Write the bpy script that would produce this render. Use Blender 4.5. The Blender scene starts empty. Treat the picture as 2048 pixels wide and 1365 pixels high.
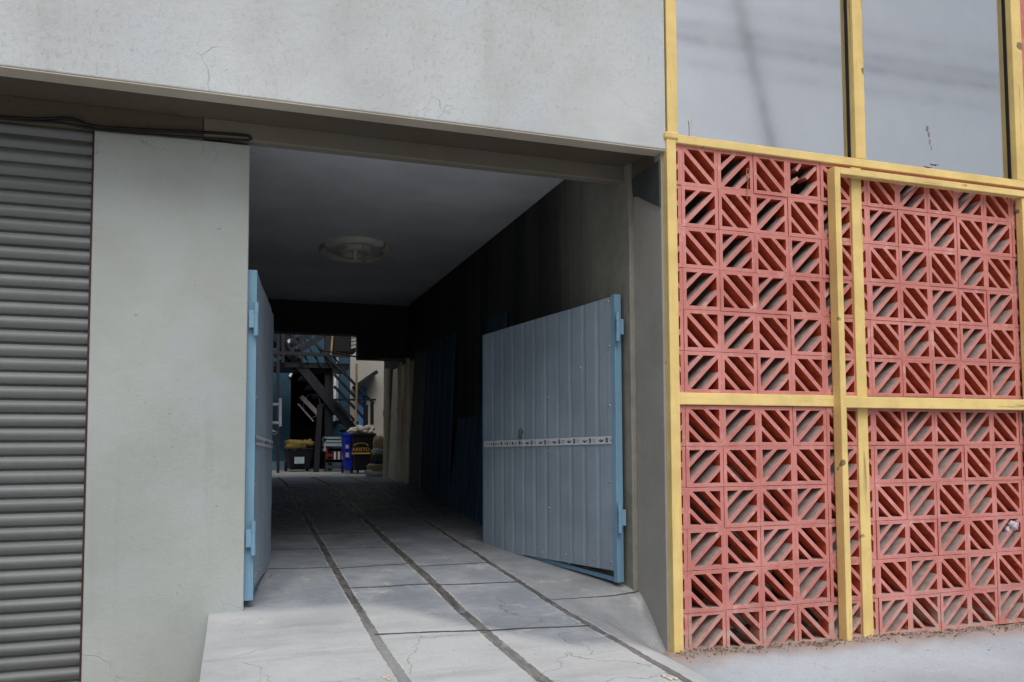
import bpy, bmesh, math, random
from mathutils import Vector, Matrix, noise as mnoise
random.seed(7)
scene = bpy.context.scene
COL = scene.collection
R = math.radians

# ------------------------------------------------------------------ camera model (pixels of the 2048x1365 photograph)
F = 1629.8; PX, PY = 1024.0, 800.0
D0, H = 3.84626, 1.077
ex = Vector((5830-1024, 70, F)).normalized()
ey = Vector((470-1024, 93, F)).normalized()
ey = (ey - ex*ey.dot(ex)).normalized()
ez = ey.cross(ex)
if ez.y > 0: ez = -ez
def P(px, py, Y):
    """point of the world on the plane at depth Y that shows at a pixel"""
    c = Vector(((px-PX)/F, (py-PY)/F, 1.0))
    r = Vector((ex.dot(c), ey.dot(c), ez.dot(c)))
    t = (Y + D0)/r.y
    return Vector((r.x*t, Y, r.z*t + H))
def PXp(px, py, X):
    c = Vector(((px-PX)/F, (py-PY)/F, 1.0))
    r = Vector((ex.dot(c), ey.dot(c), ez.dot(c)))
    t = X/r.x
    return Vector((X, r.y*t - D0, r.z*t + H))

# ------------------------------------------------------------------ mesh builder
class MB:
    def __init__(s): s.v = []; s.f = []; s.sm = []
    def add(s, vs, fs, smooth=False):
        o = len(s.v); s.v += [tuple(v) for v in vs]
        for f in fs: s.f.append(tuple(i+o for i in f)); s.sm.append(smooth)
        return s
    def box(s, x0, x1, y0, y1, z0, z1):
        vs = [(x, y, z) for x in (x0, x1) for y in (y0, y1) for z in (z0, z1)]
        return s.add(vs, [(0,1,3,2),(4,6,7,5),(0,4,5,1),(2,3,7,6),(0,2,6,4),(1,5,7,3)])
    def obox(s, c, u, v, w):
        """box spanned from corner c by three edge vectors"""
        c = Vector(c); u = Vector(u); v = Vector(v); w = Vector(w)
        vs = [c + u*i + v*j + w*k for i in (0,1) for j in (0,1) for k in (0,1)]
        return s.add(vs, [(0,1,3,2),(4,6,7,5),(0,4,5,1),(2,3,7,6),(0,2,6,4),(1,5,7,3)])
    def bar(s, p, q, w, h, up=(0,0,1)):
        p = Vector(p); q = Vector(q); d = (q-p).normalized()
        side = d.cross(Vector(up))
        if side.length < 1e-4: side = d.cross(Vector((1,0,0)))
        side.normalize(); u = side.cross(d).normalized()
        return s.obox(p - side*w/2 - u*h/2, q-p, side*w, u*h)
    def prism(s, poly, to3, a, b, skip=()):
        """poly: 2-D outline; to3(u, v, t) -> point; extruded from t=a to t=b; skip: side edges left open"""
        n = len(poly)
        vs = [to3(u, v, a) for u, v in poly] + [to3(u, v, b) for u, v in poly]
        fs = [tuple(range(n)), tuple(range(2*n-1, n-1, -1))]
        for i in range(n):
            if i in skip: continue
            j = (i+1) % n; fs.append((i, i+n, j+n, j))
        return s.add(vs, fs)
    def tube(s, pts, r, n=8, closed=False):
        pts = [Vector(p) for p in pts]; vs = []; fs = []; m = len(pts)
        rr = r if isinstance(r, (list, tuple)) else [r]*m
        prev = None
        for i, p in enumerate(pts):
            d = (pts[min(i+1, m-1)] - pts[max(i-1, 0)]).normalized()
            if prev is None:
                a = d.cross(Vector((0,0,1)))
                if a.length < .05: a = d.cross(Vector((1,0,0)))
            else: a = prev - d*prev.dot(d)
            a.normalize(); b = d.cross(a); prev = a
            for k in range(n):
                t = 2*math.pi*k/n; vs.append(p + (a*math.cos(t) + b*math.sin(t))*rr[i])
        for i in range(m-1):
            for k in range(n):
                k2 = (k+1) % n; fs.append((i*n+k, i*n+k2, (i+1)*n+k2, (i+1)*n+k))
        s.add(vs, fs, True)
        s.add(vs[:n], [tuple(range(n-1, -1, -1))]); s.add(vs[-n:], [tuple(range(n))])
        return s
    def grid(s, fn, nu, nv, smooth=True):
        vs = [fn(i/nu, j/nv) for i in range(nu+1) for j in range(nv+1)]
        fs = [(i*(nv+1)+j, (i+1)*(nv+1)+j, (i+1)*(nv+1)+j+1, i*(nv+1)+j+1) for i in range(nu) for j in range(nv)]
        return s.add(vs, fs, smooth)
    def blob(s, c, rx, ry, rz, seed=0, amp=.18, nu=20, nv=12, sq=.8, fr=2.2):
        c = Vector(c); vs = []; fs = []
        sg = lambda x, e: math.copysign(abs(x)**e, x)
        for j in range(nv+1):
            ph = -math.pi/2 + math.pi*j/nv
            for i in range(nu):
                th = 2*math.pi*i/nu
                d = Vector((sg(math.cos(ph), sq)*sg(math.cos(th), sq), sg(math.cos(ph), sq)*sg(math.sin(th), sq), sg(math.sin(ph), sq)))
                k = 1 + amp*mnoise.fractal(d*fr + Vector((seed*7.3, seed*1.7, 0)), 1.0, 2.0, 3)
                vs.append(c + Vector((d.x*rx*k, d.y*ry*k, d.z*rz*k)))
        for j in range(nv):
            for i in range(nu):
                i2 = (i+1) % nu; fs.append((j*nu+i, j*nu+i2, (j+1)*nu+i2, (j+1)*nu+i))
        return s.add(vs, fs, True)
    def lathe(s, c, prof, n=48, sx=1, sy=1):
        c = Vector(c); vs = []; fs = []; m = len(prof)
        for k in range(n):
            t = 2*math.pi*k/n
            for r, z in prof: vs.append(c + Vector((math.cos(t)*r*sx, math.sin(t)*r*sy, z)))
        for k in range(n):
            k2 = (k+1) % n
            for i in range(m-1): fs.append((k*m+i, k2*m+i, k2*m+i+1, k*m+i+1))
        return s.add(vs, fs, True)

def off(o):
    l = Vector((0,0,0))
    while o is not None: l += o.location; o = o.parent
    return l
def obj(name, mb, m, parent=None, loc=None, bev=0, label=None):
    base = off(parent) if parent else Vector(loc or (0,0,0))
    me = bpy.data.meshes.new(name)
    me.from_pydata([Vector(v)-base for v in mb.v], [], mb.f)
    me.polygons.foreach_set('use_smooth', mb.sm)
    bm = bmesh.new(); bm.from_mesh(me); bmesh.ops.recalc_face_normals(bm, faces=bm.faces); bm.to_mesh(me); bm.free()
    me.update(); me.materials.append(m)
    o = bpy.data.objects.new(name, me); COL.objects.link(o)
    if parent: o.parent = parent
    else: o.location = base
    if bev:
        b = o.modifiers.new('edge', 'BEVEL'); b.width = bev; b.segments = 2; b.limit_method = 'ANGLE'; b.angle_limit = R(40)
    if label: o['label'] = label
    return o
def tag(o, label, cat, group=None):
    o['label'] = label; o['category'] = cat
    if group: o['group'] = group
    return o
def thing(name, loc, label, cat, group=None):
    o = bpy.data.objects.new(name, None); COL.objects.link(o); o.location = loc; o.empty_display_size = .1
    return tag(o, label, cat, group)
def structure(o): o['kind'] = 'structure'; return o

# ------------------------------------------------------------------ materials
def s2l(c): return tuple(((x/255)/12.92 if x/255 <= .04045 else ((x/255+.055)/1.055)**2.4) for x in c)
class N:
    def __init__(s, name):
        s.m = bpy.data.materials.new(name); s.m.use_nodes = True
        s.t = s.m.node_tree; s.t.nodes.clear()
        s.out = s.t.nodes.new('ShaderNodeOutputMaterial')
        s.b = s.t.nodes.new('ShaderNodeBsdfPrincipled'); s.t.links.new(s.b.outputs[0], s.out.inputs[0])
        s.geo = s.t.nodes.new('ShaderNodeNewGeometry')
        s.pos = s.geo.outputs['Position']
    def link(s, a, b): s.t.links.new(a, b)
    def put(s, inp, v):
        if isinstance(v, bpy.types.NodeSocket): s.link(v, inp)
        elif isinstance(v, (tuple, list)) and len(v) == 3 and inp.type == 'RGBA': inp.default_value = (*v, 1)
        else: inp.default_value = v
    def math(s, op, a, b=0.0, clamp=False):
        n = s.t.nodes.new('ShaderNodeMath'); n.operation = op; n.use_clamp = clamp
        s.put(n.inputs[0], a); s.put(n.inputs[1], b); return n.outputs[0]
    def mapped(s, sc):
        n = s.t.nodes.new('ShaderNodeMapping'); s.link(s.pos, n.inputs[0]); n.inputs['Scale'].default_value = sc; return n.outputs[0]
    def noise(s, scale, detail=6, rough=.6, vec=None, dist=0):
        n = s.t.nodes.new('ShaderNodeTexNoise'); s.put(n.inputs['Vector'], vec or s.pos)
        n.inputs['Scale'].default_value = scale; n.inputs['Detail'].default_value = detail
        n.inputs['Roughness'].default_value = rough; n.inputs['Distortion'].default_value = dist
        return n.outputs['Fac']
    def ramp(s, v, a, b, c0=0.0, c1=1.0):
        n = s.t.nodes.new('ShaderNodeMapRange'); n.clamp = True; n.interpolation_type = 'SMOOTHSTEP'
        s.put(n.inputs[0], v)
        for i, x in enumerate((a, b, c0, c1)): n.inputs[i+1].default_value = x
        return n.outputs[0]
    def mix(s, f, a, b, mode='MIX'):
        n = s.t.nodes.new('ShaderNodeMix'); n.data_type = 'RGBA'; n.blend_type = mode
        s.put(n.inputs[0], f); s.put(n.inputs[6], a); s.put(n.inputs[7], b); return n.outputs[2]
    def sep(s):
        n = s.t.nodes.new('ShaderNodeSeparateXYZ'); s.link(s.pos, n.inputs[0]); return n.outputs
    def bump(s, h, strength=.3, dist=.01, prev=None):
        n = s.t.nodes.new('ShaderNodeBump'); n.inputs['Strength'].default_value = strength; n.inputs['Distance'].default_value = dist
        s.put(n.inputs['Height'], h)
        if prev: s.link(prev, n.inputs['Normal'])
        return n.outputs[0]
    def fin(s, col, rough=.8, metal=0, spec=.3, normal=None):
        s.put(s.b.inputs['Base Color'], col); s.put(s.b.inputs['Roughness'], rough)
        s.b.inputs['Metallic'].default_value = metal; s.b.inputs['Specular IOR Level'].default_value = spec
        if normal: s.link(normal, s.b.inputs['Normal'])
        return s.m
def k(c, f): return tuple(x*f for x in c)

def plaster(name, col, stain=(.5,.48,.42), cracks=.5, bumpy=.35, streak=.25, rough_=.75, chip=.6):
    n = N(name)
    big = n.noise(1.3, 5, .55); mid = n.noise(9, 6, .65); fine = n.noise(140, 3, .6)
    tint = n.noise(2.6, 4, .6)
    c = n.mix(n.ramp(big, .35, .7), k(col, .88), k(col, 1.08))
    c = n.mix(n.ramp(tint, .5, .72, 0, .6), c, (col[0]*.90, col[1]*.94, col[2]*1.04))
    c = n.mix(n.ramp(mid, .66, .80, 0, .22), c, k(stain, .55))
    st = n.noise(1, 5, .6, n.mapped((7, 7, .55)))
    c = n.mix(n.ramp(st, .55, .75, 0, streak), c, (col[0]*.62, col[1]*.62, col[2]*.6))
    chips = n.noise(22, 3, .5)
    c = n.mix(n.ramp(chips, .735, .75, 0, .6), c, k(col, .5))
    # hair cracks where the paint has crazed
    wob = n.t.nodes.new('ShaderNodeTexNoise'); wob.inputs['Scale'].default_value = 5; n.link(n.pos, wob.inputs['Vector'])
    va = n.t.nodes.new('ShaderNodeVectorMath'); va.operation = 'MULTIPLY_ADD'
    n.link(wob.outputs['Color'], va.inputs[0]); va.inputs[1].default_value = (.35,.35,.35); n.link(n.pos, va.inputs[2])
    vo = n.t.nodes.new('ShaderNodeTexVoronoi'); vo.feature = 'DISTANCE_TO_EDGE'; vo.inputs['Scale'].default_value = 3.6
    n.link(va.outputs[0], vo.inputs['Vector'])
    line = n.ramp(vo.outputs['Distance'], 0, .011, 1, 0)
    mask = n.ramp(n.noise(1.3, 3, .5), .54, .64)
    cr = n.math('MULTIPLY', n.math('MULTIPLY', line, mask), cracks)
    c = n.mix(cr, c, k(col, .42))
    rg = n.noise(48, 8, .75, n.mapped((1, 1, .6)), .15)
    h = n.math('ADD', n.math('MULTIPLY', mid, .8), n.math('MULTIPLY', fine, .25))
    h = n.math('ADD', h, n.math('MULTIPLY', n.math('MULTIPLY', n.ramp(rg, .5, .75), n.ramp(n.noise(.8, 3, .5), .40, .60)), rough_))
    h = n.math('SUBTRACT', h, n.math('MULTIPLY', cr, .5))
    # skim-coat waves from the trowel
    h = n.math('ADD', h, n.math('MULTIPLY', n.noise(3.2, 3, .5), 1.4))
    return n.fin(c, .75, 0, .25, n.bump(h, bumpy, .012))

def paint_wood(name, col, grain_axis='z'):
    n = N(name)
    sc = {'z': (60, 60, 2.2), 'x': (2.2, 60, 60)}[grain_axis]
    g = n.noise(1, 5, .6, n.mapped(sc)); big = n.noise(4, 5, .6)
    c = n.mix(n.ramp(big, .3, .7), k(col, .86), k(col, 1.08))
    c = n.mix(n.ramp(g, .56, .8, 0, .5), c, (col[0]*.72, col[1]*.62, col[2]*.5))
    ch = n.noise(1, 6, .7, n.mapped(tuple(x*.35 for x in sc)))
    c = n.mix(n.ramp(ch, .60, .64, 0, .7), c, (.25, .17, .085))
    c = n.mix(n.ramp(ch, .68, .70, 0, .8), c, (.10, .075, .05))
    gr2 = n.noise(1, 7, .75, n.mapped(tuple(x_*1.6 for x_ in sc)))
    c = n.mix(n.ramp(gr2, .60, .68, 0, .55), c, (.42, .30, .14))
    kn = n.noise(8, 2, .4)
    c = n.mix(n.ramp(kn, .715, .75, 0, .8), c, (.10, .075, .05))
    return n.fin(c, .62, 0, .3, n.bump(n.math('ADD', g, n.math('MULTIPLY', ch, -.8)), .25, .004))

def brick(name):
    n = N(name)
    col = s2l((201, 129, 124))
    big = n.noise(2.3, 5, .6); mid = n.noise(26, 5, .6)
    c = n.mix(n.ramp(big, .3, .72), (col[0]*.86, col[1]*.80, col[2]*.80), (col[0]*1.12, col[1]*1.22, col[2]*1.24))
    c = n.mix(n.ramp(mid, .55, .78, 0, .35), c, s2l((216, 170, 162)))
    nz = n.t.nodes.new('ShaderNodeSeparateXYZ'); n.link(n.geo.outputs['True Normal'], nz.inputs[0])
    # street dust has settled on every face that looks upward; inner faces get a deeper red
    front = n.ramp(nz.outputs[1], -.9, -.5, 1, 0)
    c = n.mix(n.math('SUBTRACT', 1, front), c, n.mix(n.ramp(mid, .3, .7), s2l((184, 66, 40)), s2l((200, 86, 54))))
    # paint rubbed pale along the arrises
    bv = n.t.nodes.new('ShaderNodeBevel'); bv.samples = 4; bv.inputs['Radius'].default_value = .0045
    dt = n.t.nodes.new('ShaderNodeVectorMath'); dt.operation = 'DOT_PRODUCT'; n.link(bv.outputs[0], dt.inputs[0]); n.link(n.geo.outputs['True Normal'], dt.inputs[1])
    ar = n.math('MULTIPLY', n.ramp(dt.outputs['Value'], .985, .86), n.ramp(n.noise(19, 5, .7), .36, .56, .15, 1))
    isl = n.geo.outputs['Random Per Island']
    c = n.mix(n.ramp(isl, 0, 1, 0, .30), c, n.mix(.5, c, s2l((160, 86, 76))))
    blot = n.noise(9, 6, .7)
    c = n.mix(n.math('MULTIPLY', front, n.ramp(blot, .56, .70, 0, .5)), c, s2l((228, 190, 180)))
    c = n.mix(n.math('MULTIPLY', front, n.ramp(blot, .42, .30, 0, .55)), c, s2l((176, 94, 90)))
    c = n.mix(n.math('MULTIPLY', n.math('MULTIPLY', ar, front), .75), c, s2l((232, 190, 176)))
    up = n.ramp(nz.outputs[2], .3, .6)
    dirt = n.mix(n.ramp(mid, .3, .7), s2l((150, 143, 140)), s2l((176, 168, 164)))
    c = n.mix(n.math('MULTIPLY', up, .93), c, dirt)
    z = n.sep()[2]
    low = n.ramp(z, .0, .28, .75, 0)
    c = n.mix(n.math('MULTIPLY', low, n.ramp(n.noise(14, 5, .7), .42, .62)), c, s2l((182, 168, 158)))
    ed = n.noise(60, 4, .7)
    c = n.mix(n.ramp(ed, .70, .74, 0, .5), c, s2l((120, 60, 52)))
    return n.fin(c, .8, 0, .2, n.bump(n.math('ADD', mid, n.math('MULTIPLY', ed, .4)), .3, .004))

def metal_paint(name, col, rough=.5, streak=.3, rust=.15, grime=(.10,.10,.11), fine=.1):
    n = N(name)
    big = n.noise(2.1, 5, .6); st = n.noise(1, 6, .65, n.mapped((26, 26, .8)))
    c = n.mix(n.ramp(big, .3, .7), k(col, .88), k(col, 1.1))
    c = n.mix(n.ramp(st, .48, .8, 0, streak), c, grime)
    ch = n.noise(38, 5, .7)
    c = n.mix(n.ramp(ch, .70, .74, 0, rust*3), c, (.12, .07, .045))
    return n.fin(c, rough, 0, .4, n.bump(n.math('ADD', st, ch), fine, .004))

def plain(name, col, rough=.7, var=.15, scale=14, spec=.3, metal=0, bump=.15):
    n = N(name)
    a = n.noise(scale, 6, .65)
    c = n.mix(n.ramp(a, .3, .72), k(col, 1-var), k(col, 1+var))
    return n.fin(c, rough, metal, spec, n.bump(a, bump, .006))

M = {}
M['wall'] = plaster('grey_wall_paint', s2l((191, 196, 199)), cracks=.7, bumpy=.5, rough_=.4, streak=.22)
M['pillar'] = plaster('pillar_paint', s2l((166, 172, 170)), cracks=.5, bumpy=.45, rough_=.3, streak=.22)
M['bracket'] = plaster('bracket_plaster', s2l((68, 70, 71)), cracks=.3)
M['drip'] = plaster('drip_edge_plaster', s2l((190, 182, 166)), cracks=.1)
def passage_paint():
    # grey-olive paint; past a streaky stained edge the passage's shade is painted in
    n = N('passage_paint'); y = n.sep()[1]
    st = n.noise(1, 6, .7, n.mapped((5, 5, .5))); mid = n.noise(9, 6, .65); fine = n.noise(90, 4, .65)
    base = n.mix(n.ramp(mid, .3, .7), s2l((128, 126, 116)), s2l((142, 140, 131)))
    stain_shade = n.mix(n.ramp(st, .35, .7), s2l((44, 45, 48)), s2l((72, 72, 72)))
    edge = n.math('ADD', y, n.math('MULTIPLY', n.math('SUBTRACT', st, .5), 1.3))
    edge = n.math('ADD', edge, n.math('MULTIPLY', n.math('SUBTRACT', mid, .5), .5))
    c = n.mix(n.ramp(edge, .75, 1.75), base, stain_shade)
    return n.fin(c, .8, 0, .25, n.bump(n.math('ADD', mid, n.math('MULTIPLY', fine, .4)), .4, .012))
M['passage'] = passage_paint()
M['pier'] = plaster('pier_paint', s2l((158, 156, 150)), cracks=.3)
M['soffit'] = plaster('soffit_shade_tone', s2l((98, 90, 78)), cracks=.1, bumpy=.5)  # base darkened to carry the shade under the overhang
M['beam'] = plaster('beam_plaster', s2l((124, 120, 110)), cracks=.15)
M['ceiling'] = plaster('ceiling_whitewash', s2l((236, 238, 242)), cracks=.1, bumpy=.2, streak=.05)
M['darkpass'] = plaster('dark_passage_wall', s2l((62, 64, 66)), cracks=.1)  # plain dark base that deepens the passage's darkness
M['yellow'] = paint_wood('yellow_painted_timber', s2l((226, 199, 132)), 'z')
M['yellow_h'] = paint_wood('yellow_painted_rail', s2l((228, 202, 136)), 'x')
M['brick'] = brick('red_painted_brick')
M['blue'] = metal_paint('pale_blue_gate_paint', s2l((112, 150, 176)), .55, .35, .2, grime=s2l((70, 84, 96)))
M['sheet'] = metal_paint('grey_blue_sheet', s2l((140, 154, 168)), .55, .6, .06, grime=s2l((98, 122, 148)))
M['steel'] = plain('dull_bolt', (.32,.33,.34), .45, .1, 30, .5, 1)
def shutter_paint():
    n = N('grey_shutter_paint'); col = s2l((112, 116, 117))
    band = n.noise(1, 4, .6, n.mapped((.25, .25, 15))); big = n.noise(1.4, 5, .6); st = n.noise(1, 6, .7, n.mapped((18, 18, 1.4))); sp = n.noise(55, 4, .7)
    c = n.mix(n.ramp(band, .3, .7), k(col, .80), k(col, 1.14))
    c = n.mix(n.ramp(big, .4, .75, 0, .35), c, k(col, .68))
    c = n.mix(n.ramp(st, .52, .78, 0, .4), c, s2l((92, 92, 90)))
    c = n.mix(n.ramp(sp, .68, .73, 0, .7), c, s2l((70, 62, 58)))
    return n.fin(c, .42, 0, .4, n.bump(n.math('ADD', n.math('MULTIPLY', big, 3), st), .2, .01))
M['shutter'] = shutter_paint()
M['old_shutter'] = metal_paint('grey_shutter_paint', s2l((136, 140, 138)), .42, .2, .01, grime=s2l((100, 102, 101)))
M['red_guide'] = plain('red_oxide', s2l((70, 46, 44)), .7)
M['cable'] = plain('black_cable', (.012,.012,.012), .5)
M['tan'] = plain('tan_rope', s2l((150, 132, 100)), .9)
M['plasterwhite'] = plain('white_plaster_rose', s2l((226, 224, 214)), .85, .08, 20)
M['tape'] = plain('white_tape', s2l((196, 202, 208)), .4, .06, 60)
M['ink'] = plain('navy_print', s2l((52, 58, 96)), .6, .1)
M['greyink'] = plain('grey_print', s2l((140, 146, 158)), .6, .1)
M['darkblue'] = metal_paint('dark_blue_sheet', s2l((50, 74, 94)), .5, .7, .3, grime=(.01,.012,.016))
M['cream'] = plaster('cream_boards', s2l((236, 226, 200)), cracks=.1, streak=.55)
M['greyboard'] = plaster('grey_boards', s2l((120, 122, 120)), cracks=.1, streak=.6)
M['stair'] = metal_paint('black_stair_steel', s2l((26, 29, 36)), .55, .2, .1)
M['teal'] = plaster('teal_courtyard_wall', s2l((44, 76, 94)), cracks=.2)
M['white'] = plaster('white_courtyard_wall', s2l((170, 166, 158)), cracks=.2)
M['bluedoor'] = plain('bright_blue_door', s2l((78, 124, 178)), .5)
M['black'] = plain('near_black', (.012,.012,.014), .7)
M['binblue'] = plain('bin_blue', s2l((28, 52, 190)), .45, .15)
M['binblack'] = plain('bin_dark', s2l((22, 22, 28)), .5, .15)
M['gold'] = plain('gold_print', s2l((214, 168, 82)), .5, .1)
M['foam'] = plain('foam_scrap', s2l((196, 186, 176)), .9, .2, 30)
M['jute'] = plain('jute_sack', s2l((184, 160, 128)), .95, .2, 60)
M['sackgrey'] = plain('grey_sack', s2l((196, 206, 200)), .9, .2, 50)
M['sackblue'] = plain('blue_grey_sack', s2l((74, 88, 110)), .9, .2, 50)
M['sackolive'] = plain('olive_sack', s2l((112, 100, 56)), .9, .2, 50)
M['crate'] = plain('crate_plastic', s2l((60, 74, 86)), .6)
M['palecrate'] = plain('pale_crate', s2l((150, 168, 174)), .6)
M['redcrate'] = plain('red_crate', s2l((120, 34, 34)), .6)
M['bamboo'] = plain('bamboo', s2l((170, 148, 104)), .7, .2, 9)
M['card'] = plain('cardboard', s2l((158, 126, 92)), .9)
M['whitecard'] = plain('white_board', s2l((206, 196, 186)), .8)
M['room'] = plaster('room_wall', s2l((120, 116, 110)), cracks=.1)

# glass with a grey reflective film
n = N('grey_film_glass')
wv = n.noise(1.6, 2, .4)
sm = n.noise(5, 5, .6)
n.fin(n.mix(n.ramp(sm, .35, .7), (.55,.565,.595), (.575,.59,.615)), n.ramp(sm, .3, .7, .07, .09), 1.0, .5, n.bump(wv, .04, .02))
M['glass'] = n.m

# ------------------------------------------------------------------ ramp and ground
def smooth(a, b, x):
    t = max(0, min(1, (x-a)/(b-a))); return t*t*(3-2*t)
YR = 6.4
def ramp_z(x, y):
    if y > .2: z = .25 + .058*(min(y, YR)-.2) + (.006 * (min(y, 8) - YR) if y > YR else 0)
    else: z = .25 + .030*(y-.2)
    z -= .83*max(0, x-1.6)**1.5*smooth(.42, -.15, y)
    if y < -1.7: z -= .16*(-1.7-y)
    return z
def ramp_hit(px, py):
    c = Vector(((px-PX)/F, (py-PY)/F, 1.0)); r = Vector((ex.dot(c), ey.dot(c), ez.dot(c)))
    lo, hi = .5/r.y, 14/r.y
    f = lambda t: r.z*t + H - ramp_z(r.x*t, r.y*t - D0)
    for _ in range(60):
        mid = (lo+hi)/2
        if f(mid) > 0: lo = mid
        else: hi = mid
    return (r.x*lo, r.y*lo - D0)

n = N('ramp_concrete')
xyz = n.sep()
wx = n.math('ADD', n.math('MULTIPLY', n.math('SUBTRACT', n.noise(1.3, 2, .5), .5), .035), n.math('MULTIPLY', n.math('SUBTRACT', n.noise(26, 4, .7), .5), .026))
wy = n.math('ADD', n.math('MULTIPLY', n.math('SUBTRACT', n.noise(3.0, 3, .6), .5), .035), n.math('MULTIPLY', n.math('SUBTRACT', n.noise(34, 4, .7), .5), .018))
x = n.math('ADD', xyz[0], wx); y = n.math('ADD', xyz[1], wy)
SX = (.60, 1.09, 1.585)
str_ = None; lip_ = None
for sx_, w_ in zip(SX, (.021, .025, .018)):
    d = n.math('ABSOLUTE', n.math('SUBTRACT', x, sx_))
    l = n.ramp(d, w_*.82, w_*1.12, 1, 0); str_ = l if str_ is None else n.math('MAXIMUM', str_, l)
    e_ = n.math('MULTIPLY', n.ramp(d, w_*1.0, w_*1.25), n.ramp(d, w_*1.3, w_*1.6, 1, 0)); lip_ = e_ if lip_ is None else n.math('MAXIMUM', lip_, e_)
jn = None
def joint(yv, x0, x1, sl=0.0, w=.012):
    global jn
    yy = n.math('SUBTRACT', y, n.math('ADD', yv, n.math('MULTIPLY', n.math('SUBTRACT', xyz[0], x0), sl)))
    l = n.ramp(n.math('ABSOLUTE', yy), w*.55, w*1.2, 1, 0)
    l = n.math('MULTIPLY', l, n.math('MULTIPLY', n.math('GREATER_THAN', xyz[0], x0), n.math('LESS_THAN', xyz[0], x1)))
    jn = l if jn is None else n.math('MAXIMUM', jn, l)
def joint_px(a, b, x0, x1, w=.012):
    A = ramp_hit(*a); B = ramp_hit(*b); sl = (B[1]-A[1])/(B[0]-A[0])
    joint(A[1] + sl*(x0-A[0]), x0, x1, sl, w)
L_, A_, B_, R_ = (-.2, SX[0]), (SX[0], SX[1]), (SX[1], SX[2]), (SX[2], 2.3)
joint_px((763,1268), (980,1261), *A_); joint_px((1012,1260), (1188,1250), *B_)
joint_px((700,1177), (870,1168), *A_); joint_px((905,1169), (1055,1164), *B_)
joint_px((545,1138), (640,1135), *L_); joint_px((665,1138), (780,1130), *A_); joint_px((860,1132), (985,1124), *B_)
joint_px((545,1099), (630,1098), *L_); joint_px((650,1099), (740,1096), *A_)
joint_px((545,1068), (612,1067), *L_); joint_px((640,1068), (720,1066), *A_)
joint_px((545,1041), (600,1041), *L_)
joint_px((1145,1198), (1245,1188), *R_, w=.006)
for yv in (4.6, 5.7, 6.8): joint(yv, -.2, 2.3, .02, .012)
a = n.noise(1.7, 6, .6); b = n.noise(18, 6, .7); fn = n.noise(120, 3, .6)
c0 = s2l((190, 193, 196))
c = n.mix(n.ramp(a, .3, .7), k(c0, .84), k(c0, 1.10))
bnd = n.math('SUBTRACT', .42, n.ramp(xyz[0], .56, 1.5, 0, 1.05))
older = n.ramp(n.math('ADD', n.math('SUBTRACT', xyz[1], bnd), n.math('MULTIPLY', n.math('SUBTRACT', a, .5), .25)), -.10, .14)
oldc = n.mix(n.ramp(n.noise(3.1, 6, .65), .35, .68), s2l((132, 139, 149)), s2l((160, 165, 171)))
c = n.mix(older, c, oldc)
side_ = n.math('MULTIPLY', n.ramp(n.math('ADD', xyz[0], n.math('MULTIPLY', n.math('SUBTRACT', b, .5), .10)), SX[2], SX[2]+.12), n.ramp(xyz[1], -.75, -.4))
c = n.mix(side_, c, n.mix(n.ramp(n.noise(4, 6, .65), .3, .7), s2l((128, 132, 138)), s2l((152, 154, 158))))
wear = n.noise(5.5, 8, .72)
c = n.mix(n.ramp(wear, .55, .70, 0, .45), c, s2l((206, 206, 204)))
vo = n.t.nodes.new('ShaderNodeTexVoronoi'); vo.feature = 'DISTANCE_TO_EDGE'; vo.inputs['Scale'].default_value = 1.7
va = n.t.nodes.new('ShaderNodeVectorMath'); va.operation = 'MULTIPLY_ADD'; wob = n.t.nodes.new('ShaderNodeTexNoise'); wob.inputs['Scale'].default_value = 3.5; wob.inputs['Detail'].default_value = 5
n.link(n.pos, wob.inputs['Vector']); n.link(wob.outputs['Color'], va.inputs[0]); va.inputs[1].default_value = (.5,.5,.0); n.link(n.pos, va.inputs[2]); n.link(va.outputs[0], vo.inputs['Vector'])
crk = n.math('MULTIPLY', n.ramp(vo.outputs['Distance'], 0, .007, 1, 0), n.ramp(n.noise(1.1, 2, .5), .54, .6))
c = n.mix(n.math('MULTIPLY', crk, .7), c, s2l((70, 70, 70)))
sw = n.noise(1, 5, .6, n.mapped((1.2, 9, 1)))
c = n.mix(n.ramp(sw, .5, .75, 0, .35), c, s2l((132, 136, 142)))
c = n.mix(n.ramp(b, .58, .80, 0, .3), c, s2l((120, 120, 122)))
spots = n.noise(42, 3, .55)
c = n.mix(n.ramp(spots, .69, .73, 0, .6), c, s2l((84, 84, 86)))
grit = n.noise(230, 2, .6)
c = n.mix(n.ramp(grit, .60, .75, 0, .5), c, s2l((104, 104, 104)))
c = n.mix(n.ramp(grit, .40, .26, 0, .35), c, s2l((222, 222, 222)))
# shade of the far drive painted in, up to where courtyard light falls
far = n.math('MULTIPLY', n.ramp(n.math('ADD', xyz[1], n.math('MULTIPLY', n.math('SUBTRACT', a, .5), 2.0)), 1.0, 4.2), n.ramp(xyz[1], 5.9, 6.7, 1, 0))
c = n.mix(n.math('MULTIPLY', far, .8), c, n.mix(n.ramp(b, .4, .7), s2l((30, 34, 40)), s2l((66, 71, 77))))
dk = n.mix(n.ramp(n.noise(1, 5, .7, n.mapped((40, 9, 1))), .36, .66), s2l((58, 57, 56)), s2l((112, 109, 104)))
c = n.mix(n.math('MULTIPLY', lip_, n.ramp(n.noise(7, 4, .6), .42, .6, 0, .6)), c, s2l((214, 208, 198)))
dust = n.math('MULTIPLY', n.ramp(n.math('ADD', xyz[1], n.math('MULTIPLY', n.math('SUBTRACT', a, .5), 1.2)), .5, -.4), n.ramp(xyz[0], .5, 1.3, 1, .35))
str_ = n.math('MULTIPLY', str_, n.ramp(n.noise(11, 5, .7), .30, .44, .35, 1))
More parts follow.
